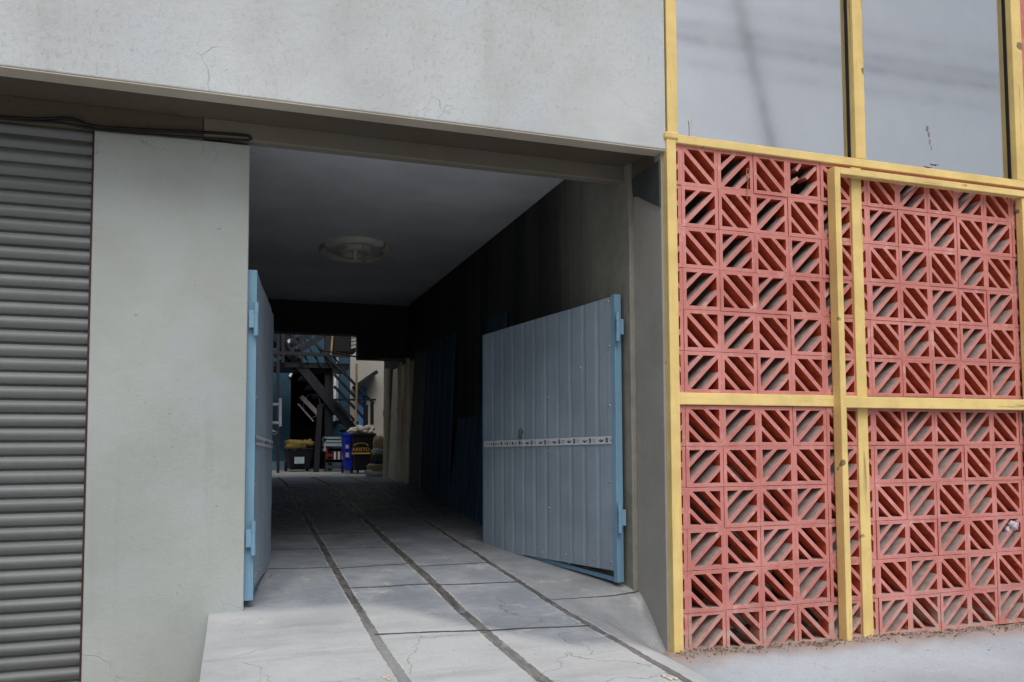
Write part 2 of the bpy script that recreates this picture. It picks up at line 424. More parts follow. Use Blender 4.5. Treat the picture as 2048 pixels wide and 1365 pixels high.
c = n.mix(n.math('MULTIPLY', str_, n.math('SUBTRACT', .93, n.math('MULTIPLY', dust, .45))), c, dk)
c = n.mix(n.math('MULTIPLY', jn, n.ramp(b, .3, .45, .45, .95)), c, s2l((62, 60, 58)))
edge = n.math('MULTIPLY', n.ramp(xyz[1], .3, .1), 0)
h = n.math('ADD', n.math('MULTIPLY', b, .9), n.math('MULTIPLY', fn, .25))
h = n.math('ADD', h, n.math('MULTIPLY', sw, .8))
h = n.math('SUBTRACT', h, n.math('MULTIPLY', n.math('MAXIMUM', str_, jn), 1.5))
M['ramp'] = n.fin(c, n.math('SUBTRACT', .84, n.math('MULTIPLY', far, n.ramp(b, .4, .6, .15, .42))), 0, .25, n.bump(h, .6, .014))

mb = MB()
def rfn(u, v):
    X = -.11 + u*2.36; Y = -2.6 + v*(8.6+2.6)
    return Vector((X, Y, ramp_z(X, Y) + .004*mnoise.noise((X*3, Y*3, 0)) + (.012*mnoise.fractal((X*9, Y*9, 4), 1, 2, 4)*smooth(1.75, 2.1, X)*smooth(.3, 0, Y))))
NU, NV = 40, 150
mb.grid(rfn, NU*2, NV*2)
# left flank and front of the slab
fl = MB()
fl.grid(lambda u, v: Vector((-.11 - .012*(1-v), -2.6 + u*3.03, -.35 + v*(ramp_z(-.11, -2.6+u*3.03)+.35))), 60, 4, False)
mb.add(fl.v, fl.f)
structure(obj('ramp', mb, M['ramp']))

n = N('pavement')
a = n.noise(1.1, 6, .6); b = n.noise(12, 6, .7); fn = n.noise(160, 4, .7)
c0 = s2l((186, 195, 206))
c = n.mix(n.ramp(a, .3, .7), k(c0, .88), k(c0, 1.08))
c = n.mix(n.ramp(b, .55, .75, 0, .4), c, s2l((166, 158, 150)))
c = n.mix(n.ramp(fn, .56, .72, 0, .7), c, s2l((120, 120, 122)))
pk = n.noise(46, 4, .7)
c = n.mix(n.ramp(pk, .62, .70, 0, .6), c, s2l((112, 108, 106)))
c = n.mix(n.ramp(pk, .38, .30, 0, .5), c, s2l((214, 216, 222)))
xyz = n.sep()
near = n.ramp(n.math('ADD', xyz[1], n.math('MULTIPLY', n.math('SUBTRACT', b, .5), .22)), -.26, -.06)
c = n.mix(n.math('MULTIPLY', near, .85), c, n.mix(n.ramp(b, .35, .65), s2l((150, 124, 112)), s2l((178, 160, 148))))
M['pave'] = n.fin(c, .9, 0, .2, n.bump(n.math('ADD', n.math('ADD', b, n.math('MULTIPLY', pk, .6)), n.math('MULTIPLY', fn, .5)), .8, .014))
def gz(x, y):
    z = -.09 - .012*(x-2.2) if x > 2.2 else -.09
    bank = smooth(-.55, -.02, y) if y < 0 else 1.0
    z += bank*(.075 + .025*mnoise.noise((x*2.3, y*2, 3)) + .012*mnoise.noise((x*9, y*9, 5)))
    return z
mb = MB()
mb.grid(lambda u, v: Vector((1.5+u*4.5, -1.8+v*1.95, gz(1.5+u*4.5, -1.8+v*1.95))), 140, 70)
structure(obj('pavement', mb, M['pave']))
mb = MB(); mb.box(-120, 120, -120, 120, -.6, -.36)
structure(obj('ground', mb, plain('street_ground', s2l((150, 146, 140)), .95, .15, .8)))
mb = MB(); mb.box(-6, -.12, -1.2, .6, -.36, -.14); mb.box(-6, 1.5, -2.4, -1.2, -.36, -.16)
structure(obj('path', mb, M['pave']))

# ------------------------------------------------------------------ building
Bd = thing('building', (0.8, .43, 0), 'grey plastered building with an overhanging upper wall above an open drive-through passage', 'building')
fx1 = 2.198
mb = MB(); mb.box(-5, fx1, 0, .10, 2.678, 6.0); obj('upper_wall', mb, M['wall'], Bd, bev=.006, label='pale grey crazed plaster upper wall')
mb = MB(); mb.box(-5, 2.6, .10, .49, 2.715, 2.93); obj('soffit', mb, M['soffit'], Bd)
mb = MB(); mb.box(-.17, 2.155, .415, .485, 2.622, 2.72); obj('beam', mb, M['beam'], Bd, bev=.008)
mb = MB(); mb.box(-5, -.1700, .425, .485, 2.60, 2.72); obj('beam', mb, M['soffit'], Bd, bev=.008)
mb = MB(); mb.box(-.66, .051, .43, .78, -.3, 2.606); obj('pillar', mb, M['pillar'], Bd, bev=.007)
mb = MB(); mb.box(-.3, 2.3, .491, 7.0, 2.93, 3.1); obj('ceiling', mb, M['ceiling'], Bd)
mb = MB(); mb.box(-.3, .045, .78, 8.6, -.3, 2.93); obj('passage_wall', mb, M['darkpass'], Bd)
# right side wall: the first half metre is set back a little from the rest
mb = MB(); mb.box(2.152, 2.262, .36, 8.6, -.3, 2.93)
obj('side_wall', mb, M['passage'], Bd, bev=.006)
mb = MB(); mb.box(2.182, 2.262, .035, .36, -.3, 2.715); obj('side_wall', mb, M['pier'], Bd, bev=.006, label='lighter grey end of the side wall')
# plastered haunch that carries the overhang
mb = MB()
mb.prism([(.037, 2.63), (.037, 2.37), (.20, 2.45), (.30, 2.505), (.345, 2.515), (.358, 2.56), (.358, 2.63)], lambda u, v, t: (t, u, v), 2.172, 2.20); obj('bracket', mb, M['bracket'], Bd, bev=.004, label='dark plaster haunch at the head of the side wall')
mb = MB(); mb.box(2.176, 2.20, .101, .358, 2.6305, 2.7145); obj('soffit', mb, M['soffit'], Bd)  # dark strip added on the head of the side wall
mb = MB(); mb.box(-5, fx1, .004, .0985, 2.6705, 2.6775); obj('drip_edge', mb, M['drip'], Bd, bev=.002, label='brownish underside of the upper wall')
# far end of the passage
e = P(550, 665, 6.85); e2 = P(715, 719, 6.85)
mb = MB(); mb.box(.045, 2.152, 6.78, 7.0, e.z, 2.93); mb.box(e2.x, 2.152, 6.79, 6.99, e2.z, e.z); obj('far_beam', mb, M['darkpass'], Bd)
# unseen closing masses over and behind, added to keep sky light out
mb = MB(); mb.prism([(.12, 5.8), (7.02, 3.9), (7.02, 4.05), (.12, 5.98)], lambda u, v, t: (t, u, v), -5, 6); obj('roof', mb, M['soffit'], Bd)
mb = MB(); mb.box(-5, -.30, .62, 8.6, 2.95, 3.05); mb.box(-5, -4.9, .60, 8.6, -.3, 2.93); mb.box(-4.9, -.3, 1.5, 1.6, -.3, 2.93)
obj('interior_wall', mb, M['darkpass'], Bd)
# room behind the brick screen
mb = MB(); mb.box(2.262, 6.0, 1.5, 1.6, -.3, 2.9); mb.box(5.9, 6.0, .12, 1.5, -.3, 2.9); mb.box(2.262, 5.9, .14, 1.5, -.3, .02); mb.box(2.60, 6.0, .11, 1.5, 2.72, 2.9); mb.box(2.262, 6.0, .12, 1.6, 2.95, 5.8)
obj('interior_wall', mb, M['room'], Bd)
# pier right of the windows
mb = MB(); mb.box(4.835, 6.0, .0, .12, -.3, 6.0); obj('pier', mb, M['brick'], Bd)

# ------------------------------------------------------------------ roller shutter
Sh = thing('roller_shutter', (-1.4, .48, -.1), 'closed grey roller shutter of ribbed slats at the left of the plastered pillar', 'shutter')
pitch = .0655
mb = MB(); prof = []
z = -.2; zt = 2.60
while z < zt:
    for q_ in range(10):
        t = q_/9; prof.append((.474 - .018*math.sin(math.pi*(.06+.94*t)**1.25)**.75, z + pitch*.80*t))
    prof.append((.487, z + pitch*.84)); prof.append((.489, z + pitch*.90)); prof.append((.485, z + pitch*.985))
    z += pitch
pr = [(y_, min(z_, zt)) for y_, z_ in prof]
for i in range(len(pr)-1):
    (ya, za), (yb, zb) = pr[i], pr[i+1]
    if zb <= za: continue
    mb.add([(-3.2, ya, za), (-.672, ya, za), (-.672, yb, zb), (-3.2, yb, zb)], [(0,1,2,3)], False)
obj('slat_curtain', mb, M['shutter'], Sh)
mb = MB(); mb.box(-.672, -.6615, .455, .53, -.25, 2.60); obj('guide_channel', mb, M['red_guide'], Sh)
mb = MB(); mb.box(-3.2, -.672, .49, .53, -.25, 2.6); obj('backing', mb, M['black'], Sh)

# ------------------------------------------------------------------ cables along the pillar head
def cable(pts, r, label, m='cable', name='cable', group=None, n_=8):
    pts = [Vector(p) for p in pts]
    # Catmull-Rom through the points
    out = []
    for i in range(len(pts)-1):
        p0 = pts[max(i-1, 0)]; p1 = pts[i]; p2 = pts[i+1]; p3 = pts[min(i+2, len(pts)-1)]
        for j in range(8):
            t = j/8
            out.append(.5*((2*p1) + (p2-p0)*t + (2*p0-5*p1+4*p2-p3)*t*t + (3*p1-p0-3*p2+p3)*t**3))
    out.append(pts[-1])
    mb = MB(); mb.tube(out, r, n_)
    return tag(obj(name, mb, M[m], loc=out[0]), label, 'cable', group)
yC = .412
cable([P(-70,226,yC), P(0,234,yC), P(70,238,yC), P(140,238,yC), P(185,252,yC), P(260,258,yC), P(340,262,yC), P(420,266,yC), P(485,271,yC), P(499,274,yC), P(503,282,.44), P(503,284,.6)], .0075, 'thicker black cable draped above the pillar top, bent round its corner')
cable([P(-70,230,yC), P(40,241,yC), P(120,246,yC), P(190,259,yC), P(260,266,yC), P(340,272,yC), P(420,277,yC), P(490,281,yC), P(497,282,yC)], .006, 'thinner lower cable running along the pillar top')

# ------------------------------------------------------------------ brick screen
def clip_poly(poly, x0, x1, y0, y1):
    def cl(pts, inside, inter):
        out = []
        for i in range(len(pts)):
            a_, b_ = pts[i-1], pts[i]
            if inside(b_):
                if not inside(a_): out.append(inter(a_, b_))
                out.append(b_)
            elif inside(a_): out.append(inter(a_, b_))
        return out
    def ix(v): return lambda a_, b_: (v, a_[1]+(b_[1]-a_[1])*(v-a_[0])/(b_[0]-a_[0]))
    def iy(v): return lambda a_, b_: (a_[0]+(b_[0]-a_[0])*(v-a_[1])/(b_[1]-a_[1]), v)
    for ins, it in ((lambda p: p[0] >= x0-1e-9, ix(x0)), (lambda p: p[0] <= x1+1e-9, ix(x1)), (lambda p: p[1] >= y0-1e-9, iy(y0)), (lambda p: p[1] <= y1+1e-9, iy(y1))):
        if poly: poly = cl(poly, ins, it)
    return poly
BD0, BD1 = .012, .100          # front and back of the bricks
def block(mb, x0, x1, z0, z1, kind, cx0=None, cx1=None, fill=0, bars=(0,1,2), jit=True):
    """one perforated brick; kind '/' or '\\'; cx0/cx1 cut it where a post or end meets it"""
    g = .0013; bw = .0195
    x0 += g; x1 -= g; z0 += g; z1 -= g
    jx = random.uniform(-.0012, .0012) if jit else 0; jy = random.uniform(-.0032, .0032) if jit else 0; jz = random.uniform(-.0010, .0010) if jit else 0
    f0, f1 = BD0+jy, BD1+jy
    to3 = lambda u, v, t: (u+jx+.0007*mnoise.noise((u*31, v*31, 7)), t+.0012*mnoise.noise((u*17, v*17, 3)), v+jz+.0009*mnoise.noise((u*31, v*31, 1)))
    a0, a1, b0, b1 = x0+bw, x1-bw, z0+bw, z1-bw
    polys = []
    for pl in ([(x0,z0),(x1,z0),(a1,b0),(a0,b0)], [(x1,z0),(x1,z1),(a1,b1),(a1,b0)], [(x1,z1),(x0,z1),(a0,b1),(a1,b1)], [(x0,z1),(x0,z0),(a0,b0),(a0,b1)]): polys.append((pl, True))
    W, Hh = a1-a0, b1-b0
    t = .125                                             # half-thickness of a diagonal, as a share of the opening
    def uv(p): return (a0+p[0]*W, b0+p[1]*Hh) if kind == '/' else (a0+(1-p[0])*W, b0+p[1]*Hh)
    c_ = .0
    for i, o in enumerate((0, .55, -.55)):
        if i not in bars: continue
        w = .084 if i == 0 else .074
        band = [(-1, -1+o-w), (2, 2+o-w), (2, 2+o+w), (-1, -1+o+w)]
        pl = clip_poly(band, 0, 1, 0, 1)
        if len(pl) >= 3:
            pl = [uv(p) for p in pl]
            if kind == '\\': pl = pl[::-1]
            polys.append((pl, False))
    for pl, fr in polys:
        if cx0 is not None or cx1 is not None:
            pl = clip_poly(pl, cx0 if cx0 is not None else -9, cx1 if cx1 is not None else 99, -9, 99)
            if len(pl) < 3: continue
        cl = []
        for p in pl:
            if not cl or (abs(p[0]-cl[-1][0]) + abs(p[1]-cl[-1][1])) > 1e-6: cl.append(p)
        if len(cl) > 1 and (abs(cl[0][0]-cl[-1][0]) + abs(cl[0][1]-cl[-1][1])) < 1e-6: cl.pop()
        if len(cl) < 3: continue
        skip = []
        if not fr:
            for i in range(len(cl)):
                p, q_ = cl[i], cl[(i+1) % len(cl)]
                if (abs(p[0]-q_[0]) < 1e-7 and (abs(p[0]-a0) < 1e-5 or abs(p[0]-a1) < 1e-5)) or (abs(p[1]-q_[1]) < 1e-7 and (abs(p[1]-b0) < 1e-5 or abs(p[1]-b1) < 1e-5)): skip.append(i)
        else: skip = []
        mb.prism(cl, to3, f0, f1, skip)

UZ = [2.722 - .2278*i for i in range(7)]               # six rows above the middle rail
LZ = [1.288 - .2215*i for i in range(7)]               # six rows below it
rows = [(UZ[i+1], UZ[i], i) for i in range(6)] + [(LZ[i+1], LZ[i], i+6) for i in range(6)]
CX = [2.296, 2.5285, 2.760, 2.990, 3.219, 3.448]
RX = [3.556, 3.786, 4.016, 4.245, 4.474, 4.704, 4.930]
Sc = thing('brick_screen', (3.4, .05, -.05), 'red perforated brick screen of diagonal lattice blocks under the windows', 'screen')
def panel(rws, xs, x_lo, x_hi, label, col0=0, missing=()):
    mb = MB()
    for z0, z1, r in rws:
        for c_, (xa, xb) in enumerate(xs):
            if (r, c_+col0) in missing: continue
            kd = '\\' if (r + c_ + col0) % 2 == 0 else '/'
            block(mb, xa, xb, z0, z1, kd, x_lo if xa < x_lo else None, x_hi if xb > x_hi else None)
    return obj('brick_lattice', mb, M['brick'], Sc, label=label)
def cut_strip(rws, x_lo, x_hi, off_, par, label):
    """the slim remainder of a sawn column of bricks"""
    mb = MB()
    for z0, z1, r in rws: block(mb, x_hi-.2315 if off_ else x_lo, x_hi if off_ else x_lo+.2315, z0, z1, '\\' if (r+par) % 2 == 0 else '/', x_lo, x_hi-.0)
    return mb
prs = [(CX[i], CX[i+1]) for i in range(4)]
rr = [(RX[i], RX[i+1]) for i in range(6)]
for rws, nm in ((rows[:6], 'upper'), (rows[6:], 'lower')):
    o = panel(rws, [(CX[0]-.2315, CX[0])] + prs, 2.238, 99, nm + ' left lattice panel beside the corner post', -1, missing=((0, 3),) if nm == 'upper' else ())
    o = panel(rws, [(CX[4], CX[5])], -9, 99, nm + ' slim lattice panel between two posts', 4)
    mb = MB()
    for z0, z1, r in rws: block(mb, RX[0]-.2315, RX[0], z0, z1, '/' if r % 2 == 0 else '\\', CX[5]+.002, None)
    for z0, z1, r in rws:
        for c_, (xa, xb) in enumerate(rr): block(mb, xa, xb, z0, z1, '\\' if (r+c_) % 2 == 0 else '/', None, 4.83 if xb > 4.83 else None)
    obj('brick_lattice', mb, M['brick'], Sc, label=nm + ' wide lattice panel on the right')
mb = MB(); block(mb, CX[3], CX[4], UZ[1], UZ[0], '/', bars=(2,))
# stumps of the snapped diagonals
def stump(p, q_, w):
    mb.bar((p[0], .055, p[1]), (q_[0], .055, q_[1]), .084, w, up=(0,0,1))
X0, X1, Z0, Z1 = CX[3]+.0205, CX[4]-.0205, UZ[1]+.0205, UZ[0]-.0205
stump((X1-.004, Z1-.012), (X1-.075, Z1-.085), .020); stump((X0+.002, Z0+.055), (X0+.055, Z0+.100), .018); stump((X0+.075, Z1-.002), (X0+.045, Z1-.045), .018)
obj('broken_brick', mb, M['brick'], Sc, label='broken brick with snapped diagonals in the top row')

# ------------------------------------------------------------------ yellow timber
Fr = thing('window_frame', (3.4, 0, 0), 'yellow painted timber frame holding the windows and edging the red brick screen', 'frame')
def part(name, m, parent, *boxes, bev=.004, label=None):
    mb = MB()
    for b_ in boxes: mb.box(*b_)
    return obj(name, mb, M[m], parent, bev=bev, label=label)
part('post', 'yellow', Fr, (2.195, 2.253, -.012, .072, -.06, 2.748), label='chipped corner post')
part('post', 'yellow', Fr, (2.207, 2.272, -.004, .075, 2.75, 5.2))
part('mullion', 'yellow', Fr, (3.432, 3.505, -.002, .070, -.05, 2.716))
part('mullion', 'yellow', Fr, (3.470, 3.545, -.006, .075, 2.770, 5.2))
part('post', 'yellow', Fr, (4.752, 4.835, -.006, .090, 2.770, 5.2))
part('rail', 'yellow_h', Fr, (2.2535, 4.835, -.010, .070, 2.720, 2.768))
part('rail', 'yellow_h', Fr, (2.2535, 3.4315, -.006, .065, 1.290, 1.355))
part('rail', 'yellow_h', Fr, (2.2535, 4.75, -.002, .078, 4.02, 4.09), label='upper window rail') if False else None
# lead-coloured knuckle where the upper and lower posts meet
part('joint_block', 'yellow', Fr, (2.183, 2.268, -.020, .03, 2.735, 2.775), bev=.010)
DF = thing('timber_frame', (4.0, -.05, -.05), 'outer yellow timber frame standing proud of the right half of the brick screen', 'frame')
part('post', 'yellow', DF, (3.262, 3.303, -.062, .005, -.06, 2.680))
part('rail', 'yellow_h', DF, (3.3035, 4.80, -.062, -.010, 2.640, 2.680))
part('rail', 'yellow_h', DF, (3.3035, 4.80, -.055, -.007, 1.282, 1.348))
part('post', 'yellow', DF, (4.728, 4.768, -.050, .0, 1.3485, 2.6395)); part('post', 'yellow', DF, (4.728, 4.768, -.050, .0, -.10, 1.2815))

# ------------------------------------------------------------------ windows
def window(x0, x1, label):
    w = thing('window', ((x0+x1)/2, .045, 2.77), label, 'window', 'upper windows')
    part('pane', 'glass', w, (x0-.004, x1+.004, .046, .052, 2.765, 5.2), bev=0)
    part('glazing_bead', 'black', w, (x0, x1, .036, .046, 2.768, 2.776), (x1-.008, x1, .036, .046, 2.776, 5.2), bev=0)
    part('back_board', 'black', w, (x0, x1, .060, .075, 2.77, 5.2), bev=0)
window(2.272, 3.470, 'grey reflective window pane with small specks, beside the corner post')
window(3.545, 4.752, 'grey reflective window pane with a bird dropping smear, at the right')
# smear and grime on the second pane
c = P(1857, 268, .045)
mb = MB()
for (px, py, rx, rz) in ((1855,258,.011,.020), (1858,270,.009,.022), (1860,284,.006,.020), (1863,296,.004,.015)):
    p = P(px, py, .0445); pts = []
    for i in range(10):
        t = 2*math.pi*i/10; q_ = .7+.5*random.random(); pts.append((p.x+rx*math.cos(t)*q_, p.z+rz*math.sin(t)*q_))
    mb.prism(pts, lambda u, v, t: (u, t, v), .0450, .0460)
tag(obj('bird_dropping', mb, plain('dropping', s2l((128, 126, 124)), .9), loc=c), 'pale grey bird dropping smeared low on the right window pane', 'dropping')
mb = MB(); p = P(1868, 331, .02); 
for s_ in range(7):
    q_ = p + Vector((random.uniform(-.02,.02), random.uniform(-.004,.004), 0)); mb.bar(q_, q_ + Vector((random.uniform(-.03,.03), 0, random.uniform(.0,.014))), .004, .003)
tag(obj('dead_leaf', mb, M['black'], loc=p), 'dark shrivelled leaf lying on the rail under the right pane', 'leaf')
mb = MB(); p = P(1384, 270, .03); q_ = P(1383, 238, .03); mb.tube([p, (p+q_)/2 + Vector((.003,0,0)), q_], .0022, 6)
tag(obj('straw', mb, M['whitecard'], loc=p), 'short white straw standing in the corner of the left pane', 'straw')
# bent wire hung on the top row of bricks
W = lambda px, py: P(px, py, .004)
cable([W(1494,400), W(1495,378), W(1496,360), W(1493,345), W(1495,337), W(1499,346), W(1497,358), W(1493,350)], .0022, 'thin pale wire loop hooked on the second brick of the top row', 'tan', 'wire', n_=5)

# ------------------------------------------------------------------ gate leaves
def gate_leaf(hinge, far, ztop, zbot, side, label):
    """hinge/far: plan points of the visible face; ztop/zbot: (hinge, far) heights; side: unit normal of the visible face"""
    hinge = Vector((*hinge, 0)); far = Vector((*far, 0)); d = (far-hinge); L = d.length; d.normalize(); nrm = Vector((*side, 0)).normalized()
    g = thing('gate_leaf', (hinge.x, hinge.y, zbot[0]), label, 'gate', 'pair of sheet-metal gate leaves')
    zt = lambda t: ztop[0] + (ztop[1]-ztop[0])*t
    zb = lambda t: zbot[0] + (zbot[1]-zbot[0])*t
    def at(t, z, o): q_ = hinge + d*(t*L) + nrm*o; return Vector((q_.x, q_.y, z))
    # ribbed sheet
    ribs = 11; prof = []; s0 = .019
    for i in range(ribs+1):
        c_ = s0 + (1-s0)*i/ribs
        if i > 0:
            prof += [(c_-.016, 0), (c_-.007, -.0028), (c_+.003, -.0028), (c_+.014, 0)] if i < ribs else [(c_, 0)]
        else: prof += [(c_, 0)]
    mb = MB()
    nz = 14
    for i in range(len(prof)-1):
        for j in range(nz):
            def pt(pi, jj):
                t, o = prof[pi]; z_ = zb(t) + (zt(t)-zb(t))*jj/nz
                return at(t, z_, o + .005*mnoise.noise((t*5, jj*.8, 2)))
            mb.add([pt(i, j), pt(i+1, j), pt(i+1, j+1), pt(i, j+1)], [(0,1,2,3)], True)
    sh = obj('sheet', mb, M['sheet'], g)
    fw = .034
    def fbar(t0, z0, t1, z1, w, name='frame_bar', o=-.030, label=None):
        mb = MB(); mb.bar(at(t0, z0, o), at(t1, z1, o), w, w, up=nrm); return obj(name, mb, M['blue'], g, bev=.003, label=label)
    mb = MB(); mb.obox(at(-.004, zbot[0]-.065, -.045), d*.036, nrm*.047, Vector((0,0,ztop[0]-zbot[0]+.075))); obj('hinge_post', mb, M['blue'], g, bev=.003)
    mb = MB(); mb.obox(at(1.0, zbot[1]-.02, -.045), d*.028, nrm*.043, Vector((0,0,ztop[1]-zbot[1]+.02))); obj('end_post', mb, M['blue'], g, bev=.003)
    fbar(.03, zt(.03)-.02, 1, zt(1)-.02, .030); fbar(.03, zb(.5)+.75, 1, zb(.9)+.75, .030)
    fbar(.03, zb(0)-.055, .62, zb(.62)-.004, .026, label='sloping bottom rail showing below the sheet')
    mb = MB(); mb.bar(at(.33, zb(.33)-.032, -.03), at(.33, zb(.33)+.03, -.03), .02, .02, up=nrm); obj('strut', mb, M['blue'], g)
    # bolts: scattered heads on the ribs
    for t, zz in [(.035,.985), (.035,.82), (.035,.60), (.035,.32), (.035,.03), (.33,.70), (.33,.48), (.33,.03), (.22,.76), (.45,.66), (.45,.44), (.45,.21), (.62,.98), (.50,.025), (.14,.03)]:
        mb = MB(); c_ = at(t, zb(t) + (zt(t)-zb(t))*zz, 0); u_ = nrm
        a_ = d; b_ = Vector((0,0,1))
        vs = [c_ + (a_*math.cos(2*math.pi*i/8) + b_*math.sin(2*math.pi*i/8))*.0065 for i in range(8)] + [c_ + u_*.005 + (a_*math.cos(2*math.pi*i/8) + b_*math.sin(2*math.pi*i/8))*.0042 for i in range(8)]
        mb.add(vs, [(i, (i+1) % 8, 8+(i+1) % 8, 8+i) for i in range(8)] + [tuple(range(8, 16))], False)
        obj('bolt', mb, M['steel'], g)
    return g, at, zt, zb, d, nrm, L

def hinge_set(g, at, d, nrm, zc, wallside):
    """barrel of three knuckles with its wall plate"""
    mb = MB()
    b0 = at(-.022, zc, .002)
    mb.tube([b0 + Vector((0,0,-.085)), b0 + Vector((0,0,-.032))], .013, 12); mb.tube([b0 + Vector((0,0,.032)), b0 + Vector((0,0,.085))], .013, 12)
    mb.tube([b0 + Vector((0,0,-.032)), b0 + Vector((0,0,.032))], .011, 12)
    h_ = obj('hinge', mb, M['blue'], g)
    mb = MB(); mb.obox(b0 + Vector((0,0,-.045)) - Vector((0,.004,0)), Vector((wallside*.035, 0, 0)), Vector((0,.008,0)), Vector((0,0,.09))); obj('hinge_plate', mb, M['blue'], h_)

gR = gate_leaf((2.085, .430), (1.752, 1.958), (1.945, 1.902), (.352, .318), (-1.528, -.333), 'right grey ribbed gate leaf facing the street with a full printed tape across it')
g, at, zt, zb, d, nrm, L = gR
for zc in (1.76, .66): hinge_set(g, at, d, nrm, zc, 1)
# printed barrier tape across the leaf
def tape(gt, t0, t1, z0, z1, w, worn):
    g, at, zt, zb, d, nrm, L = gt
    mb = MB(); nn = 90
    for i in range(nn):
        ta, tb = t0 + (t1-t0)*i/nn, t0 + (t1-t0)*(i+1)/nn
        def zz(t): return z0 + (z1-z0)*(t-t0)/(t1-t0)
        def ed(t, s_): return (.006*mnoise.noise((t*60, s_*9, 4)) if t > worn else .0008*mnoise.noise((t*30, s_*9, 4)))
        def oo(t, s_): return .0045 + (.003*abs(mnoise.noise((t*70, s_*5, 9))) if t > worn else 0)
        mb.add([at(ta, zz(ta)-w/2+ed(ta,0), oo(ta,0)), at(tb, zz(tb)-w/2+ed(tb,0), oo(tb,0)), at(tb, zz(tb)+w/2+ed(tb,1), oo(tb,1)), at(ta, zz(ta)+w/2+ed(ta,1), oo(ta,1))], [(0,1,2,3)])
    tp = obj('tape', mb, M['tape'], g)
    mk = MB(); mg = MB()
    def pt(t, du, dv, o=.0052): 
        q_ = at(t + du/L, z0 + (z1-z0)*(t-t0)/(t1-t0) + dv, o); return q_
    t = t0 + .03; 
    while t < worn:
        # round seal
        mk.add([pt(t, .013*math.cos(2*math.pi*i/14), .016*math.sin(2*math.pi*i/14)) for i in range(14)], [tuple(range(14))])
        mg.add([pt(t, .0065*math.cos(2*math.pi*i/10), .009*math.sin(2*math.pi*i/10), .0058) for i in range(10)], [tuple(range(10))])
        # hooked swoosh
        n_ = 12; pts = []
        for i in range(n_+1):
            a_ = R(200 + 150*i/n_); th = .0075*math.sin(math.pi*i/n_)+.0015
            pts.append((math.cos(a_), math.sin(a_), th))
        for i in range(n_):
            (c0_, s0_, h0), (c1_, s1_, h1) = pts[i], pts[i+1]
            # the mark reads left to right on the street side, so u runs against the leaf direction
            f_ = lambda c_, s_, r_: pt(t+.035, -(c_*r_*1.3), s_*r_ + .010)
            mk.add([f_(c0_, s0_, .020-h0), f_(c1_, s1_, .020-h1), f_(c1_, s1_, .021), f_(c0_, s0_, .021)], [(0,1,2,3)])
        mk.add([pt(t+.035, .012, .001), pt(t+.035, -.004, .002), pt(t+.035, -.002, .007), pt(t+.035, .010, .006)], [(0,1,2,3)])
        for row, ln in ((.006, .040), (-.002, .034), (-.008, .022)):
            mg.add([pt(t-.026, -ln/2, row-.0017), pt(t-.026, ln/2, row-.0017), pt(t-.026, ln/2, row+.0017), pt(t-.026, -ln/2, row+.0017)], [(0,1,2,3)])
        t += .105
    t = worn + .01
    while t < t1-.02:
        s_ = random.uniform(.006, .014)
        mk.add([pt(t, s_*math.cos(2*math.pi*i/7)*random.uniform(.6,1.2), s_*math.sin(2*math.pi*i/7)*random.uniform(.7,1.2), .0088) for i in range(7)], [tuple(range(7))])
        t += random.uniform(.018, .034)
    obj('lettering', mk, M['ink'], tp); obj('lettering', mg, M['greyink'], tp)
zh_ = PXp(1243, 880, 2.08).z; zf_ = P(970, 889, 1.95).z
tape(gR, .020, .998, zh_, zf_, .046, .64)
# plate where a padlock hasp sat
c_ = at(.66, P(1075, 868, 1.5).z, .004)
mb = MB(); mb.blob(c_, .02, .006, .035, 3, .35, 12, 8); mb.blob(c_ + Vector((.03,-.01,.012)), .03, .006, .014, 5, .3, 12, 8)
obj('hasp_stain', mb, plain('green_oxide', s2l((58, 82, 84)), .8), g)

gL = gate_leaf((.094, .475), (.232, 1.745), (1.965, 1.945), (.372, .300), (1.27, -.138), 'left grey gate leaf seen almost edge on beside the pillar, with a pull handle')
g, at, zt, zb, d, nrm, L = gL
for zc in (1.72, .62): hinge_set(g, at, d, nrm, zc, -1)
tape(gL, .020, .998, P(510, 880, .5).z, P(545, 890, 1.74).z, .05, .2)
# pull handle and ring at the free edge
mb = MB(); a_ = P(543, 809, 1.80); b_ = P(560, 809, 1.80); c_ = P(560, 846, 1.80); e_ = P(543, 846, 1.80)
mb.tube([a_, b_], .010, 8); mb.tube([e_, c_], .010, 8); mb.tube([P(560, 797, 1.80), P(560, 853, 1.80)], .012, 8)
obj('handle', mb, plain('pale_handle', s2l((176, 188, 198)), .5), g)
mb = MB(); r_ = P(549, 866, 1.80); mb.tube([r_ + Vector((.016*math.cos(t_*.6), 0, .011*math.sin(t_*.6))) for t_ in range(12)], .003, 6); mb.bar(P(541, 858, 1.80), P(550, 864, 1.80), .012, .008)
obj('latch_ring', mb, M['steel'], g)

# ------------------------------------------------------------------ ceiling rose
RC = Vector((1.045, 3.80, 2.93))
Ro = thing('ceiling_rose', RC, 'oval white plaster ceiling rose with two raised rings on the passage ceiling', 'ceiling rose')
def ring(r0, r1, h, gaps):
    mb = MB(); sx, sy = 1, 1.38; nn = 72
    for k_ in range(nn):
        t0 = 2*math.pi*k_/nn; t1 = 2*math.pi*(k_+1)/nn
        if any(abs(k_-g_) < 1 for g_ in gaps): continue
        pr_ = [(r0, 0), (r0, -h), (r0+.01, -h-.008), (r1-.01, -h-.008), (r1, -h), (r1, 0)]
        vs = [RC + Vector((math.cos(t)*r*sx, math.sin(t)*r*sy, z_+.001)) for t in (t0, t1) for r, z_ in pr_]
        mb.add(vs, [(i, i+6, i+7, i+1) for i in range(5)], False)
    return mb
obj('outer_ring', ring(.26, .325, .045, (12, 40, 62)), M['plasterwhite'], Ro)
